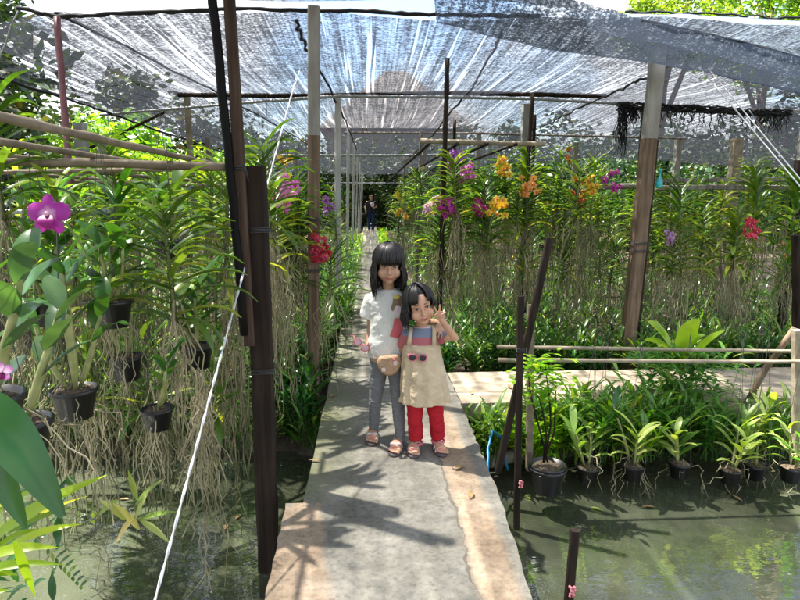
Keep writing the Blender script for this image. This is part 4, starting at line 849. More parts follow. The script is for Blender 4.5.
for i in range(60):
    y = 5.35+i*.18+(i/26)**2.9; k = rnd.choice((0, 2, 1, 0)) if y < 9 else 4; herb((.62 if y < 7 else .42)+rnd.uniform(-.05, .12), y, -.15, k, rnd.uniform(.7, 1.05)*(1+y*.012), f'{KD[k]} herb edging the right of the walkway, {ordn(i+1)} from the front', 'herbs edging the right of the walkway')
for i in range(30):
    x = 1.0+i*.135; k = rnd.choice((1, 1, 3, 0)); herb(x, 5.3+rnd.uniform(-.08, .15), -.15, k, rnd.uniform(.85, 1.3), f'{KD[k]} herb behind the side path, {ordn(i+1)} from the left', 'herbs behind the side path')
for i in range(52):
    x = .80+i*.07; k = rnd.choice((0, 2, 0, 4, 4))
    if x > 2.45 and i % 2: continue
    herb(x, 4.06+rnd.uniform(-.12, .1), -.36 if x < 2.45 else -.38, k, rnd.uniform(.85, 1.2)*(1.2 if .95 < x < 2.4 else 1.0), f'{KD[k]} herb on the right water edge, {ordn(i+1)} from the left', 'herbs on the right water edge')
for i in range(16):
    x = -3.0+i*.165; k = rnd.choice((0, 1, 3, 2)); herb(x, 4.5+rnd.uniform(-.1, .12), -.42, k, rnd.uniform(.8, 1.2), f'{KD[k]} herb on the left canal bank, {ordn(i+1)} from the left', 'herbs on the left canal bank')
# fallen leaves on the water and the paths
def litter(px, py, z, col, i, lab):
    m_ = MB(); a = rnd.uniform(0, 6.28); m_.leaf((0, 0, 0), V((math.cos(a), math.sin(a), .08)), rnd.uniform(.05, .10), rnd.uniform(.02, .035), .3, 5, .35, 'broad'); o = m_.obj('fallen_leaf', M[col]); o.location = G(px, py, z)+V((0, 0, .006)); tag(o, lab, 'leaf', 'fallen leaves')
M['dry'] = plain('dry_leaf', (.30, .19, .08), .8, .4, 30)
for i, (px, py) in enumerate([(603, 512), (655, 508), (742, 502), (530, 500)]): litter(px, py, WATER, 'dry' if i % 3 else 'pale', i, f'fallen leaf floating on the right canal, {ordn(i+1)} of those drifting there')
for i, (px, py) in enumerate([(225, 530), (240, 515), (120, 500)]): litter(px, py, WATER, 'dry', i, f'fallen leaf floating on the left canal, {ordn(i+1)} of those drifting there')
for i, (px, py) in enumerate([(508, 385), (470, 394), (620, 380), (335, 395), (345, 365), (322, 462), (470, 500), (455, 470), (350, 330)]): litter(px, py, .004, 'dry', i, f'dry fallen leaf lying on the concrete, {ordn(i+1)} of those on the paths')
# undergrowth across the beds
m_ = MB(); r_ = random.Random(77)
def patch(x0, x1, y0, y1, n, mi=0):
    for k in range(n):
        x = r_.uniform(x0, x1); y = y0+(y1-y0)*r_.random()**1.5; c = V((x, y, -.2)); h = r_.uniform(.0, .4)
        for j in range(4):
            a = r_.uniform(0, 6.28); m_.leaf(c+V((0, 0, h*r_.random())), V((math.cos(a), math.sin(a), 1.1)), r_.uniform(.14, .34), r_.uniform(.015, .03), 1.3, 3, .2, 'lance', r_.choice((0, 0, 1)))
patch(-3.5, -.8, 4.6, 16, 1500); patch(.9, 2.3, 5.4, 16, 1000); patch(2.4, 7, 5.5, 14, 1500); patch(-2.5, -.6, 14, 30, 350); patch(.8, 3.5, 14, 30, 350)
tag(m_.obj('undergrowth', [M['herb'], M['herb_dark']]), 'mixed low green undergrowth covering the orchid beds', 'undergrowth', None, 'stuff')

# ================================================================== PEOPLE
M['skin'] = plain('skin', (.50, .29, .19), .5, .10, 8, bs=0); M['skin2'] = plain('skin_warm', (.56, .32, .21), .5, .10, 8, bs=0)
M['lips'] = plain('lips', (.42, .12, .10), .45, .1, 8, bs=0); M['hair'] = plain('black_hair', (.010, .008, .008), .42, .3, 60, (60, 60, 3), bs=0, spec=.45)
M['hairb'] = plain('brown_hair', (.24, .15, .08), .5, .3, 20, bs=0); M['eyew'] = plain('eye_white', (.36, .32, .30), .3, .05, 8, bs=0); M['iris'] = plain('iris', (.012, .008, .006), .2, .1, 8, bs=0)
def cloth(name, col, scale=9, strength=.9): return plain(name, col, .9, .12, scale, bs=strength, bd=.025, spec=.15)
M['tee'] = cloth('white_cotton', (.66, .66, .62)); M['legging'] = cloth('grey_knit', (.17, .175, .19), 16, .7); M['redpants'] = cloth('red_cotton', (.42, .018, .03), 14, .6)
M['pinafore'] = cloth('cream_linen', (.56, .45, .31), 11, 1.0); M['strapw'] = plain('pinkish_white_strap', (.72, .58, .58), .6, .15, 60); M['strapp'] = plain('pink_strap', (.62, .14, .20), .6, .2, 60)
M['sole'] = plain('dark_sole', (.10, .075, .08), .7, .2, 20); M['bag'] = plain('tan_straw', (.40, .26, .16), .8, .3, 90, bs=.8, bd=.003); M['capy'] = plain('yellow_print', (.75, .6, .12), .9, .1, 9, bs=0)
M['skirtp'] = plain('red_print', (.62, .13, .15), .9, .1, 9, bs=0); M['pants_dark'] = cloth('dark_denim', (.018, .035, .08), 10, .3); M['topblack'] = cloth('black_cloth', (.02, .02, .025), 10, .3)
M['lens'] = plain('dark_lens', (.02, .02, .03), .15, .1, 9, bs=0); M['lensp'] = plain('pink_lens', (.62, .42, .48), .15, .1, 9, bs=0)
def stripes(name, bands):
    m, n, b, out = newmat(name); t = n.nodes.new('ShaderNodeTexCoord'); sp = n.nodes.new('ShaderNodeSeparateXYZ'); n.links.new(t.outputs['Object'], sp.inputs[0])
    z = noise_tex(n, 11); r = n.nodes.new('ShaderNodeValToRGB'); r.color_ramp.interpolation = 'CONSTANT'; e = r.color_ramp.elements
    while len(e) < len(bands): e.new(.5)
    for i, (p, c) in enumerate(bands): e[i].position = p; e[i].color = (*c, 1)
    n.links.new(sp.outputs[2], r.inputs[0]); n.links.new(r.outputs[0], b.inputs['Base Color']); b.inputs['Roughness'].default_value = .9; bump(n, b, z.outputs[0], .8, .02); return m
def remesh(o, vox, it=3):
    m = o.modifiers.new('remesh', 'REMESH'); m.mode = 'VOXEL'; m.voxel_size = vox; m.use_smooth_shade = True
    s = o.modifiers.new('smooth', 'SMOOTH'); s.iterations = it; s.factor = .5; return o
def crease(o, scale, strength, kind='CLOUDS'):
    t = bpy.data.textures.new('folds', kind); t.noise_scale = scale
    d = o.modifiers.new('folds', 'DISPLACE'); d.texture = t; d.texture_coords = 'LOCAL'; d.strength = strength; d.mid_level = .5; return o
def cap_tube(m_, pts, rad, n=12):
    m_.tube(pts, rad, n)
    m_.ellip(pts[0], (rad[0],)*3, None, 12, 8); m_.ellip(pts[-1], (rad[-1],)*3, None, 12, 8)
class Head:
    def __init__(s, c, yaw=0, pitch=0, roll=0, sc_=1.0):
        m_ = Matrix.Rotation(yaw, 3, 'Z') @ Matrix.Rotation(roll, 3, 'Y') @ Matrix.Rotation(pitch, 3, 'X'); s.c = V(c); s.m = m_; s.s = sc_
    def p(s, x, y, z): return s.c+s.m @ V((x, -y, z))*s.s   # y is toward the face
    def e(s, mb_, x, y, z, rx, ry, rz_, nu=16, nv=10): mb_.ellip(s.p(x, y, z), (rx*s.s, ry*s.s, rz_*s.s), s.m, nu, nv)
def head_skin(m_, h):
    h.e(m_, 0, -.004, .022, .070, .084, .083); h.e(m_, 0, .020, -.040, .054, .058, .055); h.e(m_, 0, .046, -.078, .024, .024, .020)
    for s in (-1, 1):
        h.e(m_, s*.034, .048, -.034, .027, .026, .028); h.e(m_, s*.071, -.005, -.014, .009, .016, .026); h.e(m_, s*.009, .080, -.030, .007, .008, .006)
        h.e(m_, s*.029, .066, .026, .022, .012, .007)
    h.e(m_, 0, .086, -.027, .010, .012, .009); m_.tube([h.p(0, .074, .012), h.p(0, .083, -.010), h.p(0, .088, -.024)], [.006*h.s, .007*h.s, .008*h.s], 8)
    h.e(m_, 0, .074, -.052, .020, .012, .012)
def face_parts(par, h, o0, wink=0, smile=.004):
    for s in (-1, 1):
        q = MB(); q.ellip(h.p(s*.029, .0765, .007)-o0, (.0125*h.s, .005*h.s, .0038*h.s), h.m, 12, 8); e = q.obj('eye', M['eyew'], par)
        q = MB(); q.ellip(h.p(s*.029, .0795, .006)-o0, (.0062*h.s, .0035*h.s, .0042*h.s), h.m, 12, 8); q.obj('iris', M['iris'], e)
        q = MB(); q.tube([h.p(s*.015, .079, .010)-o0, h.p(s*.029, .081, .0135)-o0, h.p(s*.043, .073, .010)-o0], [.0012*h.s, .002*h.s, .001*h.s], 5); q.obj('eyelid', M['hair'], e)
        q = MB(); q.tube([h.p(s*.014, .080, .026)-o0, h.p(s*.029, .080, .031)-o0, h.p(s*.045, .070, .027)-o0], [.0016*h.s, .0022*h.s, .0012*h.s], 5); q.obj('eyebrow', M['hair'], par)
    q = MB(); q.tube([h.p(-.020, .078, -.052+smile)-o0, h.p(-.008, .0865, -.050)-o0, h.p(0, .087, -.0515)-o0, h.p(.008, .0865, -.050)-o0, h.p(.020, .078, -.052+smile)-o0], [.001*h.s, .0028*h.s, .0026*h.s, .0028*h.s, .001*h.s], 6)
    q.tube([h.p(-.015, .080, -.056+smile)-o0, h.p(0, .087, -.060)-o0, h.p(.015, .080, -.056+smile)-o0], [.001*h.s, .0036*h.s, .001*h.s], 6); q.obj('lips', M['lips'], par)
def hair(par, h, o0, side_len, back_len, bang_z, seed, mat='hair', part_=0.0, bangs=lambda ph: True, width=1.0, sidefn=None):
    r = random.Random(seed); m_ = MB(); m_.ellip(h.p(0, -.014, .026)-o0, (.079*h.s, .088*h.s, .087*h.s), h.m, 24, 14)
    m_.ellip(h.p(0, -.045, -.03)-o0, (.068*h.s, .05*h.s, .075*h.s), h.m, 18, 12)
    N = 560
    for k in range(N):
        ph = -math.pi+2*math.pi*(k+r.random())/N; front_ = abs(ph) < R(52); lay = r.uniform(.97, 1.07); pts = []
        if front_ and not bangs(ph): continue
        th1 = math.acos(max(-1, min(1, (bang_z-.025+r.uniform(-.003, .003))/.095))) if front_ else R(98)
        for i in range(8):
            th = R(8)+(th1-R(8))*i/7; a = ph+(part_*(1-i/7) if front_ else 0)
            pts.append(h.p(math.sin(th)*math.sin(a)*.083*lay, math.sin(th)*math.cos(a)*.095*lay-.007, math.cos(th)*.093*lay+.026)-o0)
        if not front_:
            L_ = (side_len if abs(ph) < R(120) else back_len)*r.uniform(.78, 1.08); L_ = sidefn(ph, L_) if sidefn else L_; e_ = pts[-1]; out = (e_-(h.c-o0)); out.z = 0; out = out.normalized() if out.length > 0 else V((0, 1, 0))
            for i in range(1, 6): t = i/5; pts.append(e_+V((0, 0, -L_*t))+out*(.010*math.sin(t*3)*width)+V((r.gauss(0, .004), r.gauss(0, .004), 0)))
        n_ = len(pts); m_.tube(pts, [h.s*(.0017+.0020*math.sin(math.pi*min(.85, i/(n_-1))+.3)) for i in range(n_-1)]+[.0006], 5, flat=.6)
    m_.obj('hair', M[mat], par)
def hand(m_, wrist, d, nrm, thumb_side, curls, s=1.0, thumb_curl=.4, spread=.12, tilt=0):
    # palm plus four separate fingers (index first, on the thumb side) and a thumb from the palm's side
    d = V(d).normalized(); nrm = V(nrm); nrm = (nrm-d*nrm.dot(d)).normalized(); sd = d.cross(nrm)*thumb_side; W = V(wrist)
    PL = .050*s
    for k in range(4):
        o_ = (1.5-k)*.0125*s; m_.tube([W+sd*o_*.6, W+d*PL*.5+sd*o_*.95, W+d*PL+sd*o_], [.008*s, .0088*s, .0072*s], 8)
    m_.ellip(W+d*PL*.5, (.018*s, .018*s, .018*s), None, 10, 8)
    lens = (.044, .049, .045, .035)
    for k in range(4):
        o_ = (1.5-k)*.0125*s; b_ = W+d*PL*.93+sd*o_; f = (d+sd*(spread*(1.5-k)+tilt)).normalized(); c = curls[k]; pts = [b_]; a = 0
        for j, fr in enumerate((.45, .32, .25)):
            a += c*(.9 if j == 0 else 1.1)/3*1.0; dir_ = (f*math.cos(a)+nrm*math.sin(a)); pts.append(pts[-1]+dir_*lens[k]*s*fr)
        m_.tube(pts, [.0062*s, .0058*s, .0053*s, .0044*s], 8); m_.ellip(pts[-1], (.0044*s,)*3, None, 8, 6)
    b_ = W+d*PL*.25+sd*.018*s; t1 = b_+(sd*.7+d*.7).normalized()*.024*s; t2 = t1+(d+sd*(.5-thumb_curl)+nrm*thumb_curl).normalized()*.022*s
    m_.tube([W+d*PL*.1+sd*.008*s, b_, t1, t2], [.009*s, .0085*s, .0066*s, .005*s], 8); m_.ellip(t2, (.005*s,)*3, None, 8, 6)
def foot(m_, x, y, heel_back, toe, w_, ang=0, z=.018):
    # from heel (far) to toes (near camera)
    d = V((math.sin(ang), -math.cos(ang), 0)); s = V((d.y, -d.x, 0)); h = V((x, y, z+.012))
    m_.tube([h-d*.01+V((0, 0, .006)), h+d*toe*.4+V((0, 0, .008)), h+d*toe*.75], [w_*.42, w_*.45, w_*.42], 12, flat=.75); m_.ellip(h-d*.01+V((0, 0, .004)), (w_*.44,)*3)
    for k, (o_, l, r_) in enumerate(((-.38, 1.0, .0095), (-.14, .99, .0075), (.06, .95, .007), (.24, .89, .0065), (.40, .82, .006))):
        sgn = 1
        m_.tube([h+d*toe*.6+s*o_*w_*sgn, h+d*toe*l+s*o_*w_*1.05*sgn+V((0, 0, -.004))], [r_*1.1, r_], 8); m_.ellip(h+d*toe*l+s*o_*w_*1.05*sgn+V((0, 0, -.004)), (r_,)*3, None, 8, 6)
def sandal(par, x, y, toe, w_, ang, o0, ankle=None, bow=False):
    d = V((math.sin(ang), -math.cos(ang), 0)); s = V((d.y, -d.x, 0)); c = V((x, y, 0)); m_ = MB(); vs = []; N = 20
    e = empty_child('sandal', par)
    for z in (.002, .014):
        for k in range(N):
            a = 2*math.pi*k/N; l = math.cos(a); vs.append(c+d*(toe*.46+l*toe*.64)+s*math.sin(a)*w_*(.60+.10*l)+V((0, 0, z))-o0)
    m_.add(vs, [(k, (k+1) % N, N+(k+1) % N, N+k) for k in range(N)]+[tuple(range(N))[::-1], tuple(range(N, 2*N))]); m_.obj('sole', M['sole'], e)
    def strap(t, rise, wd, mt, skew=0, nm='strap'):
        q = MB(); pts = [c+d*(toe*(t+skew*(k/8-.5)))+s*w_*.56*math.cos(math.pi*k/8)*-1+V((0, 0, .014+rise*math.sin(math.pi*k/8)))-o0 for k in range(9)]
        vs = []; 
        for p in pts: vs += [p-d*wd/2, p+d*wd/2]
        for p in pts: vs += [p-d*wd/2-V((0, 0, .003)), p+d*wd/2-V((0, 0, .003))]
        q.add(vs, [(2*i, 2*i+1, 2*i+3, 2*i+2) for i in range(8)]+[(18+2*i, 18+2*i+2, 18+2*i+3, 18+2*i+1) for i in range(8)]+[(2*i, 2*i+2, 18+2*i+2, 18+2*i) for i in range(8)]+[(2*i+1, 18+2*i+1, 18+2*i+3, 2*i+3) for i in range(8)]); q.obj(nm, M[mt], e)
    strap(.55, .036, .026, 'strapw', .30); strap(.55, .039, .026, 'strapw', -.30); strap(.74, .027, .012, 'strapp', .1); strap(.40, .046, .014, 'strapw', 0)
    q = MB(); k_ = c+d*toe*.60+V((0, 0, .05))-o0
    if bow: q.ellip(k_+s*.018, (.017, .012, .009)); q.ellip(k_-s*.018, (.017, .012, .009)); q.ellip(k_, (.007, .009, .008)); q.obj('bow', M['strapw'], e)
    else:
        q.ellip(k_, (.010, .009, .006)); q.obj('buckle', M['strapp'], e)
    if ankle is not None:
        q = MB(); a_ = V(ankle)-o0; q.tube([a_+V((math.cos(t)*w_*.58, math.sin(t)*w_*.62, 0)) for t in [i*math.pi/8 for i in range(17)]], .0075, 6); q.obj('ankle_strap', M['strapp'], e)
def empty_child(name, par):
    o = bpy.data.objects.new(name, None); C.objects.link(o); o.parent = par; return o
def ringsolid(spec, y, n=28, fold=0.0, o0=V((0, 0, 0)), lobes=9, seed=1):
    m_ = MB(); r = random.Random(seed); ph = [r.uniform(0, 6.28) for _ in range(3)]; vs = []
    for j, (py, cx, hw, dep, yy) in enumerate(spec):
        c = P(cx, py, y+yy)
        for k in range(n):
            a = 2*math.pi*k/n; f = 1+fold*(j/(len(spec)-1))*(math.sin(lobes*a+ph[0])+.6*math.sin((lobes-4)*a+ph[1]+j*.7)); hwm = hw/F*(y+yy)
            vs.append(c+V((math.cos(a)*hwm*f, math.sin(a)*dep*f, 0))-o0)
    m_.add(vs, [(i*n+k, (i+1)*n+k, (i+1)*n+(k+1) % n, i*n+(k+1) % n) for i in range(len(spec)-1) for k in range(n)]+[tuple(range(n)), tuple((len(spec)-1)*n+k for k in range(n))[::-1]])
    return m_
def decal(par, poly, y, mat, target, o0, name='print', off=.004):
    m_ = MB(); c = V((sum(p[0] for p in poly)/len(poly), sum(p[1] for p in poly)/len(poly))); n = len(poly); vs = [P(c.x, c.y, y-.16)-o0]
    for j in range(1, 5):
        for p in poly: q = c.lerp(V(p), j/4); vs.append(P(q.x, q.y, y-.16)-o0)
    fs = [(0, 1+k, 1+(k+1) % n) for k in range(n)]+[(1+(j-1)*n+k, 1+j*n+k, 1+j*n+(k+1) % n, 1+(j-1)*n+(k+1) % n) for j in range(1, 4) for k in range(n)]
    m_.add(vs, fs); o = m_.obj(name, mat, par); s = o.modifiers.new('wrap', 'SHRINKWRAP'); s.target = target; s.wrap_method = 'PROJECT'; s.use_project_x = False; s.use_project_y = True; s.use_positive_direction = True; s.use_negative_direction = True; s.offset = off; s.wrap_mode = 'ABOVE_SURFACE'; return o
def ell(cx, cy, rx, ry, n=16): return [(cx+rx*math.cos(2*math.pi*k/n), cy+ry*math.sin(2*math.pi*k/n)) for k in range(n)]

# ---- older girl
yo = 3.52
g1 = empty('person', V((.08, 3.52, 0)), 'taller girl with long black hair, white printed tee, grey leggings, arm round the smaller child', 'person'); o1 = g1.location.copy()
h1 = Head(P(388.5, 264.5, 3.47), yaw=.04, pitch=.16, sc_=1.07)
b = MB(); head_skin(b, h1); b.tube([P(388, 278, 3.50), P(388.5, 289, 3.52), P(389, 296, 3.53)], [.034, .034, .045], 12)
b2 = ringsolid([(291, 389, 12, .045, .01), (297, 389, 18, .06, .01), (310, 389, 16.5, .07, 0), (330, 388, 16, .07, 0), (345, 388, 16.5, .075, 0), (360, 388, 18, .08, 0)], yo); b.v += [v for v in []]; off_ = len(b.v); b.add(b2.v, b2.f)
def leg(m_, hip, knee, ank, rs): cap_tube(m_, [hip, hip.lerp(knee, .5), knee, knee.lerp(ank, .35), ank], rs)
r_hip, r_kn, r_an = P(380, 362, 3.53), P(375.5, 398, 3.53), P(373.5, 434, 3.62)
l_hip, l_kn, l_an = P(396, 362, 3.53), P(398, 402, 3.47), P(400.5, 443, 3.47)
leg(b, r_hip, r_kn, r_an, [.050, .044, .036, .033, .022]); leg(b, l_hip, l_kn, l_an, [.050, .044, .036, .033, .022])
# right arm down, holding glasses
a0, a1, a2 = P(371.5, 300, 3.54), P(371, 323, 3.58), P(368.5, 341, 3.52); cap_tube(b, [a0, a0.lerp(a1, .5), a1, a1.lerp(a2, .5), a2], [.030, .026, .023, .020, .016])
hand(b, a2, P(364.5, 352, 3.45)-a2, V((-1, -.3, .1)), 1, (1.9, 2.0, 2.1, 2.2), .95)
# left arm behind the child, hand over her shoulder
c0, c1, c2 = P(406, 300, 3.55), P(427, 322, 3.62), P(441, 322, 3.46); cap_tube(b, [c0, c0.lerp(c1, .5), c1, c1.lerp(c2, .5), c2], [.030, .027, .024, .020, .016])
b.tube([c2, P(440, 325, 3.38)], [.017, .015], 10); hand(b, P(440, 325, 3.38), P(436, 340, 3.27)-P(440, 325, 3.38), V((0, 1, -.3)), 1, (.5, .45, .5, .6), .98, spread=.2)
fr_, fl_ = G(372.5, 436.5), G(398.5, 446.5)
FR = V((fr_.x, fr_.y+.02, 0)); FL = V((fl_.x, fl_.y+.02, 0))
b.tube([r_an, V((FR.x, FR.y+.015, .035))], [.023, .024], 10); b.tube([l_an, V((FL.x, FL.y+.015, .035))], [.023, .024], 10)
foot(b, FR.x, FR.y, 0, .165, .072, -.02); foot(b, FL.x, FL.y, 0, .165, .072, -.22)
b.v = [v-o1 for v in b.v]; remesh(b.obj('body', M['skin'], g1), .0034, 2)
face_parts(g1, h1, o1, smile=-.001)
hair(g1, h1, o1, .205, .22, .016, 5, sidefn=lambda ph, L_: L_*(.96 if ph < 0 else 1.05))
t = ringsolid([(288.5, 388.5, 9, .042, .01), (290.5, 388.5, 14, .055, .01), (295, 389, 20.5, .070, .01), (302, 389, 21.5, .080, .005), (312, 389, 20, .086, 0), (328, 388, 19.5, .088, 0), (342, 388, 20.5, .094, 0), (356, 388.5, 22.5, .102, 0)], yo, 32, .022, o1, 7, 3)
s0 = P(373, 297, 3.54)-o1; s1 = P(369.5, 306, 3.55)-o1; s2 = P(368.5, 317.5, 3.555)-o1; t.tube([s0, s1, s2], [.046, .050, .053], 16)
s0 = P(404, 297, 3.54)-o1; s1 = P(413, 304, 3.56)-o1; s2 = P(420, 312, 3.58)-o1; t.tube([s0, s1, s2], [.046, .048, .050], 16)
tee = crease(remesh(t.obj('t_shirt', M['tee'], g1), .005, 3), .07, .016)
m_ = MB(); m_.tube([P(388.5, 290, 3.525)-o1+V((math.cos(a)*.052, math.sin(a)*.050-.004, -.012*(1-math.sin(a))*.9)) for a in [i*math.pi/12 for i in range(25)]], .0055, 6); m_.obj('collar', M['tee'], g1)
m_ = MB(); 
for hp, kn, an in ((r_hip, r_kn, r_an), (l_hip, l_kn, l_an)):
    hp, kn, an = hp-o1, kn-o1, an-o1; m_.tube([hp+V((0, 0, .03)), hp.lerp(kn, .5), kn, kn.lerp(an, .4), kn.lerp(an, .8), an+V((0, 0, .012))], [.060, .049, .039, .037, .029, .028], 16)
    for k in range(5): q = kn.lerp(an, .72+.065*k); m_.tube([q+V((0, 0, .004)), q-V((0, 0, .004))], [.0325+.002*(k % 2), .0315], 14)
    for k in range(2): q = kn.lerp(an, .02+.1*k); m_.tube([q+V((0, -.004, .006)), q-V((0, 0, .006))], [.0415, .040], 14)
m_.ellip(P(388, 358, 3.53)-o1, (.105, .085, .06)); crease(remesh(m_.obj('leggings', M['legging'], g1), .0045, 3), .022, .008)
decal(g1, [(393, 306), (394, 301), (398, 298), (402, 300), (403, 304), (402, 309), (401, 312), (396, 312), (393, 314), (391, 311)], yo, M['hairb'], tee, o1)
decal(g1, ell(397, 300.5, 3.4, 1.8), yo, M['capy'], tee, o1, off=.006); decal(g1, ell(398.5, 314, 4.2, 5.5), yo, M['strapw'], tee, o1, off=.006)
decal(g1, [(395, 321), (401, 321), (403, 330), (407, 340), (399, 342), (390, 339), (393, 331)], yo, M['skirtp'], tee, o1)
sandal(g1, FR.x, FR.y, .165, .070, -.02, o1, bow=True); sandal(g1, FL.x, FL.y, .165, .070, -.22, o1, bow=True)
# ---- smaller child
yc = 3.37
g2 = empty('person', V((.33, 3.37, 0)), 'small child in cream pinafore and red trousers making a victory sign by her cheek', 'person'); o2 = g2.location.copy()
h2 = Head(P(419.5, 305.5, 3.33), yaw=.10, pitch=.10, roll=-.24, sc_=1.05)
b = MB(); head_skin(b, h2); b.tube([P(421, 318, 3.36), P(422, 328, 3.38), P(422, 334, 3.39)], [.032, .032, .04], 12)
b2 = ringsolid([(329, 422, 10, .04, .01), (335, 422, 14.5, .052, 0), (350, 422, 14.5, .065, 0), (375, 423, 16, .075, 0), (398, 424, 17, .08, 0)], yc); b.add(b2.v, b2.f)
rh, rk, ra = P(415, 396, yc), P(415, 418, yc), P(416, 442, 3.41); lh, lk, la = P(433, 396, yc), P(436.5, 418, yc), P(438, 440, 3.42)
for q in ((rh, rk, ra), (lh, lk, la)): leg(b, *q, [.042, .038, .032, .028, .021])
a0, a1, a2 = P(438, 336, 3.39), P(455, 338, 3.32), P(441, 319.5, 3.225); cap_tube(b, [a0, a0.lerp(a1, .5), a1, a1.lerp(a2, .5), a2], [.028, .025, .024, .021, .016])
hand(b, a2, P(440, 306, 3.20)-a2, V((0, -1, .1)), -1, (.1, .1, 3.3, 3.4), .96, thumb_curl=.9, spread=.5, tilt=-.38)
a0, a1, a2 = P(407, 336, 3.40), P(402, 352, 3.46), P(404, 368, 3.46); cap_tube(b, [a0, a1, a2], [.028, .024, .017]); hand(b, a2, V((0, 0, -1)), V((1, 0, 0)), -1, (.6, .6, .7, .8), .88)
f1, f2 = G(413.5, 450), G(437, 449); FA = V((f1.x, f1.y+.03, 0)); FB = V((f2.x, f2.y+.03, 0))
b.tube([ra, V((FA.x, FA.y+.01, .035))], [.022, .022], 10); b.tube([la, V((FB.x, FB.y+.01, .035))], [.022, .022], 10)
foot(b, FA.x, FA.y, 0, .145, .066, -.05); foot(b, FB.x, FB.y, 0, .145, .066, .16)
b.v = [v-o2 for v in b.v]; remesh(b.obj('body', M['skin2'], g2), .0034, 2)
face_parts(g2, h2, o2, smile=.005)
hair(g2, h2, o2, .10, .11, .036, 8, part_=.35, bangs=lambda ph: ph < R(-12) or ph > R(26), sidefn=lambda ph, L_: L_*1.15 if ph < 0 else .03)
zt = [P(422, y, yc-.07).z for y in (325, 330.5, 338.5, 345)]
M['stripe'] = stripes('striped_jersey', [(0, (.42, .12, .13)), (zt[3], (.40, .12, .14)), (zt[2], (.17, .21, .29)), (zt[1], (.60, .48, .48)), (zt[0]+.02, (.55, .3, .3))])
t = ringsolid([(326, 421.5, 8.5, .040, .01), (328.5, 422, 13, .050, .01), (333, 422, 17, .060, .005), (340, 422, 17.5, .068, 0), (352, 422, 18, .076, 0), (362, 422, 18, .08, 0)], yc, 32, .012, V((0, 0, 0)), 7, 5)
t.tube([P(436, 332, 3.385), P(441, 335, 3.375), P(445.5, 338.5, 3.355)], [.038, .042, .044], 16); t.tube([P(409, 333, 3.39), P(406, 339, 3.41), P(404, 346, 3.43)], [.038, .041, .042], 16)
t.v = [v-V((o2.x, o2.y, 0)) for v in t.v]; remesh(t.obj('striped_top', M['stripe'], g2), .0045, 3)
t = ringsolid([(342.5, 422, 15.5, .076, 0), (346, 422, 18.5, .081, 0), (353, 422, 19.8, .086, 0), (364, 422.5, 21.5, .094, 0), (378, 423.5, 23.5, .104, 0), (392, 425, 25.5, .110, 0), (401, 425, 26.5, .112, 0)], yc, 64, .055, o2, 11, 6)
pin = crease(remesh(t.obj('pinafore', M['pinafore'], g2), .005, 2), .07, .022)
for (x0, y0_, x1, y1_) in ((409, 345, 411, 328.5), (434, 345, 434, 329)):
    m_ = MB(); a, c = P(x0, y0_, yc-.078)-o2, P(x1, y1_, yc-.03)-o2; m_.tube([a, a.lerp(c, .5)+V((0, -.012, 0)), c, c+V((0, .05, .006))], [.013, .012, .012, .012], 8, flat=.35); m_.obj('shoulder_strap', M['pinafore'], g2)
m_ = MB()
for hp, kn, an in ((rh, rk, ra), (lh, lk, la)):
    hp, kn, an = hp-o2, kn-o2, an-o2; m_.tube([hp+V((0, 0, .05)), hp.lerp(kn, .5), kn, kn.lerp(an, .45), kn.lerp(an, .82)], [.056, .050, .045, .044, .044], 16)
crease(remesh(m_.obj('trousers', M['redpants'], g2), .0045, 3), .03, .012)
sandal(g2, FA.x, FA.y, .145, .064, -.05, o2, ankle=(ra.x, ra.y-.004, ra.z-.002)); sandal(g2, FB.x, FB.y, .145, .064, .16, o2, ankle=(la.x, la.y-.004, la.z-.002))
# ---- shoulder bag on the taller girl
bc = P(389, 364, 3.385); e = empty('shoulder_bag', bc, 'small tan straw shoulder bag with white flower patches at the taller girl hip', 'bag')
m_ = MB(); vs = []; N = 24
outl = []
for k in range(N):
    a = 2*math.pi*k/N; x = math.cos(a); z = math.sin(a); outl.append((x*(.068 if z < 0 else .072)*(1-.10*max(0, -z)), (z*.068 if z < 0 else min(.052, z*.09)+x*.008)))
for (s, yy) in ((.80, -.024), (.96, -.018), (1.0, 0), (.96, .016), (.8, .02)):
    vs += [V((x*s, yy, z*s)) for x, z in outl]
m_.add(vs, [(j*N+k, j*N+(k+1) % N, (j+1)*N+(k+1) % N, (j+1)*N+k) for j in range(4) for k in range(N)])
m_.add([V((0, -.030, -.005))]+vs[:N], [(0, 1+(k+1) % N, 1+k) for k in range(N)]); m_.add([V((0, .022, 0))]+vs[4*N:], [(0, 1+k, 1+(k+1) % N) for k in range(N)]); m_.obj('pouch', M['bag'], e)
for (x, z, r_, mt) in ((-.032, -.026, .013, 'strapw'), (.036, .012, .014, 'strapw'), (.028, .034, .010, 'strapp')):
    m_ = MB()
    for k in range(5): a = k*1.257; m_.ellip((x+math.cos(a)*r_*.6, -.026, z+math.sin(a)*r_*.6), (r_*.5, .004, r_*.5), nu=8, nv=5)
    m_.ellip((x, -.029, z), (r_*.3, .004, r_*.3), nu=8, nv=5, mi=1); m_.obj('flower_patch', [M[mt], M['capy']], e)
m_ = MB(); m_.tube([P(401, 357, 3.40)-bc, P(402.5, 340, 3.405)-bc, P(404, 320, 3.43)-bc, P(404, 303, 3.44)-bc, P(400, 293, 3.50)-bc, P(394, 290, 3.56)-bc], .0028, 6); m_.tube([P(377, 359, 3.40)-bc, P(371.5, 355, 3.45)-bc, P(367, 350, 3.55)-bc, P(372, 340, 3.64)-bc], .0028, 6); m_.obj('strap', M['bag'], e)
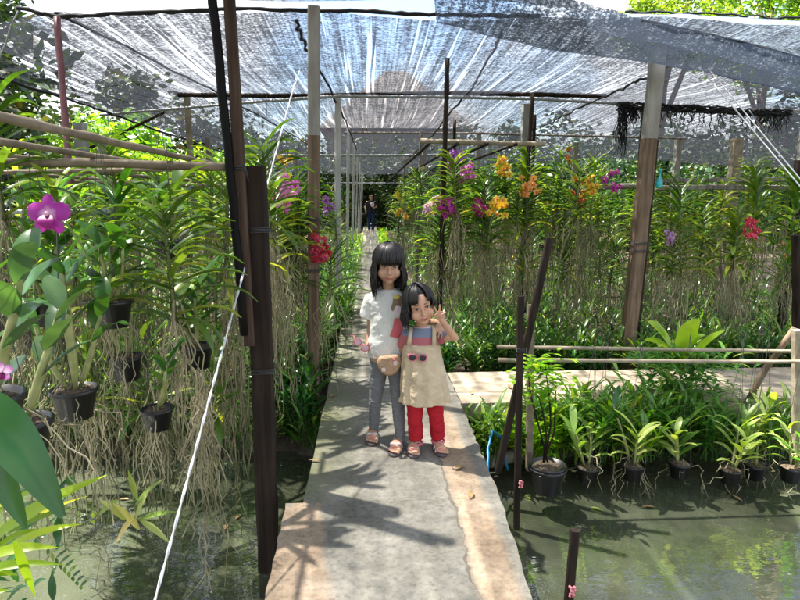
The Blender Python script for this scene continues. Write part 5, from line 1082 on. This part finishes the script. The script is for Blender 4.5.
def glasses(loc, w_, fr, ln_, label, rot, heart=False):
    e = empty('sunglasses', loc, label, 'sunglasses'); e.rotation_euler = rot
    for s in (-1, 1):
        m_ = MB(); m_.ellip((s*w_*.27, 0, 0), (w_*.20, .003, w_*.17), nu=14, nv=8); m_.obj('lens', M[ln_], e)
        m_ = MB(); m_.tube([V((s*w_*.27+math.cos(a)*w_*.21, 0, math.sin(a)*w_*.18+(.1*w_*abs(math.cos(a)) if heart and math.sin(a) > 0 else 0))) for a in [i*math.pi/8 for i in range(17)]], .003, 6); m_.obj('rim', M[fr], e)
        m_ = MB(); m_.tube([V((s*w_*.5, 0, .01)), V((s*w_*.5, .05, .008)), V((s*w_*.46, .09, -.01))], .0024, 5); m_.obj('temple', M[fr], e)
    m_ = MB(); m_.tube([V((-w_*.07, 0, .006)), V((w_*.07, 0, .006))], .003, 5); m_.obj('bridge', M[fr], e)
glasses(P(417.5, 358, 3.265), .105, 'strapp', 'lens', 'red heart shaped toy sunglasses tucked on the front of the cream pinafore', (.1, .05, 0), True)
glasses(P(361.5, 345, 3.44), .115, 'strapp', 'lensp', 'pink sunglasses held in the taller girl right hand', (.2, .7, .4))
# ---- distant woman
yw = 27.0; g3 = empty('person', V((P(371, 229, yw).x, yw, 0)), 'woman in dark top and jeans walking far down the walkway', 'person'); m_ = MB()
def W3(x, y, z): return V((x, -y, z))
h3 = Head(V((.02, -.02, 1.47)), sc_=1.05); head_skin(m_, h3); m_.tube([W3(.01, 0, 1.25), W3(.02, .02, 1.42)], [.06, .05], 10)
m_.rings([(W3(0, 0, .85), .15, .10), (W3(0, 0, 1.02), .13, .09), (W3(0, 0, 1.2), .17, .10), (W3(0, 0, 1.30), .15, .08), (W3(0, 0, 1.34), .06, .05)], 18)
for s, (ax, ay, bx, by) in ((-1, (-.25, 0, -.22, .10)), (1, (.24, 0, .14, .14))):
    cap_tube(m_, [W3(s*.17, 0, 1.28), W3(ax, ay, 1.06), W3(bx, by, .86 if s < 0 else 1.02)], [.045, .038, .028]); hand(m_, W3(bx, by, .86 if s < 0 else 1.02), V((0, -.2, -1 if s < 0 else .3)), V((-s, 0, 0)), 1, (1, 1, 1, 1), 1.3)
for s in (-1, 1): cap_tube(m_, [W3(s*.08, 0, .85), W3(s*.09, .03*s, .47), W3(s*.085, 0, .09)], [.07, .05, .035]); foot(m_, s*.085, 0.03, 0, .22, .085)
remesh(m_.obj('body', M['skin'], g3), .009, 2)
m_ = MB(); m_.rings([(W3(0, 0, .82), .175, .125), (W3(0, 0, 1.02), .155, .115), (W3(0, 0, 1.2), .19, .12), (W3(0, 0, 1.31), .16, .09), (W3(0, 0, 1.35), .08, .06)], 18)
for s, b_ in ((-1, (-.235, 0)), (1, (.225, 0))): m_.tube([W3(s*.16, 0, 1.29), W3(b_[0], b_[1], 1.13)], [.06, .058], 12)
remesh(m_.obj('top', M['topblack'], g3), .01, 2); m_ = MB()
for s in (-1, 1): m_.tube([W3(s*.08, 0, .92), W3(s*.09, .03*s, .47), W3(s*.085, 0, .07)], [.10, .075, .06], 12)
remesh(m_.obj('jeans', M['pants_dark'], g3), .01, 2)
hair(g3, h3, V((0, 0, 0)), .06, .10, .04, 12, 'hairb')
m_ = MB(); m_.ellip(W3(.07, .11, 1.18), (.09, .03, .12)); m_.obj('scarf', M['strapw'], g3)
e = empty('handbag', V((g3.location.x-.27, yw-.08, .62)), 'dark brown handbag hanging from the distant woman arm', 'bag'); m_ = MB(); m_.rings([(V((0, 0, 0)), .12, .05), (V((0, 0, .1)), .13, .06), (V((0, 0, .2)), .09, .04)], 14); m_.obj('pouch', M['post_dark'], e); m_ = MB(); m_.tube([V((-.08, 0, .18)), V((0, 0, .42)), V((.08, 0, .18))], .008, 6); m_.obj('strap', M['post_dark'], e)
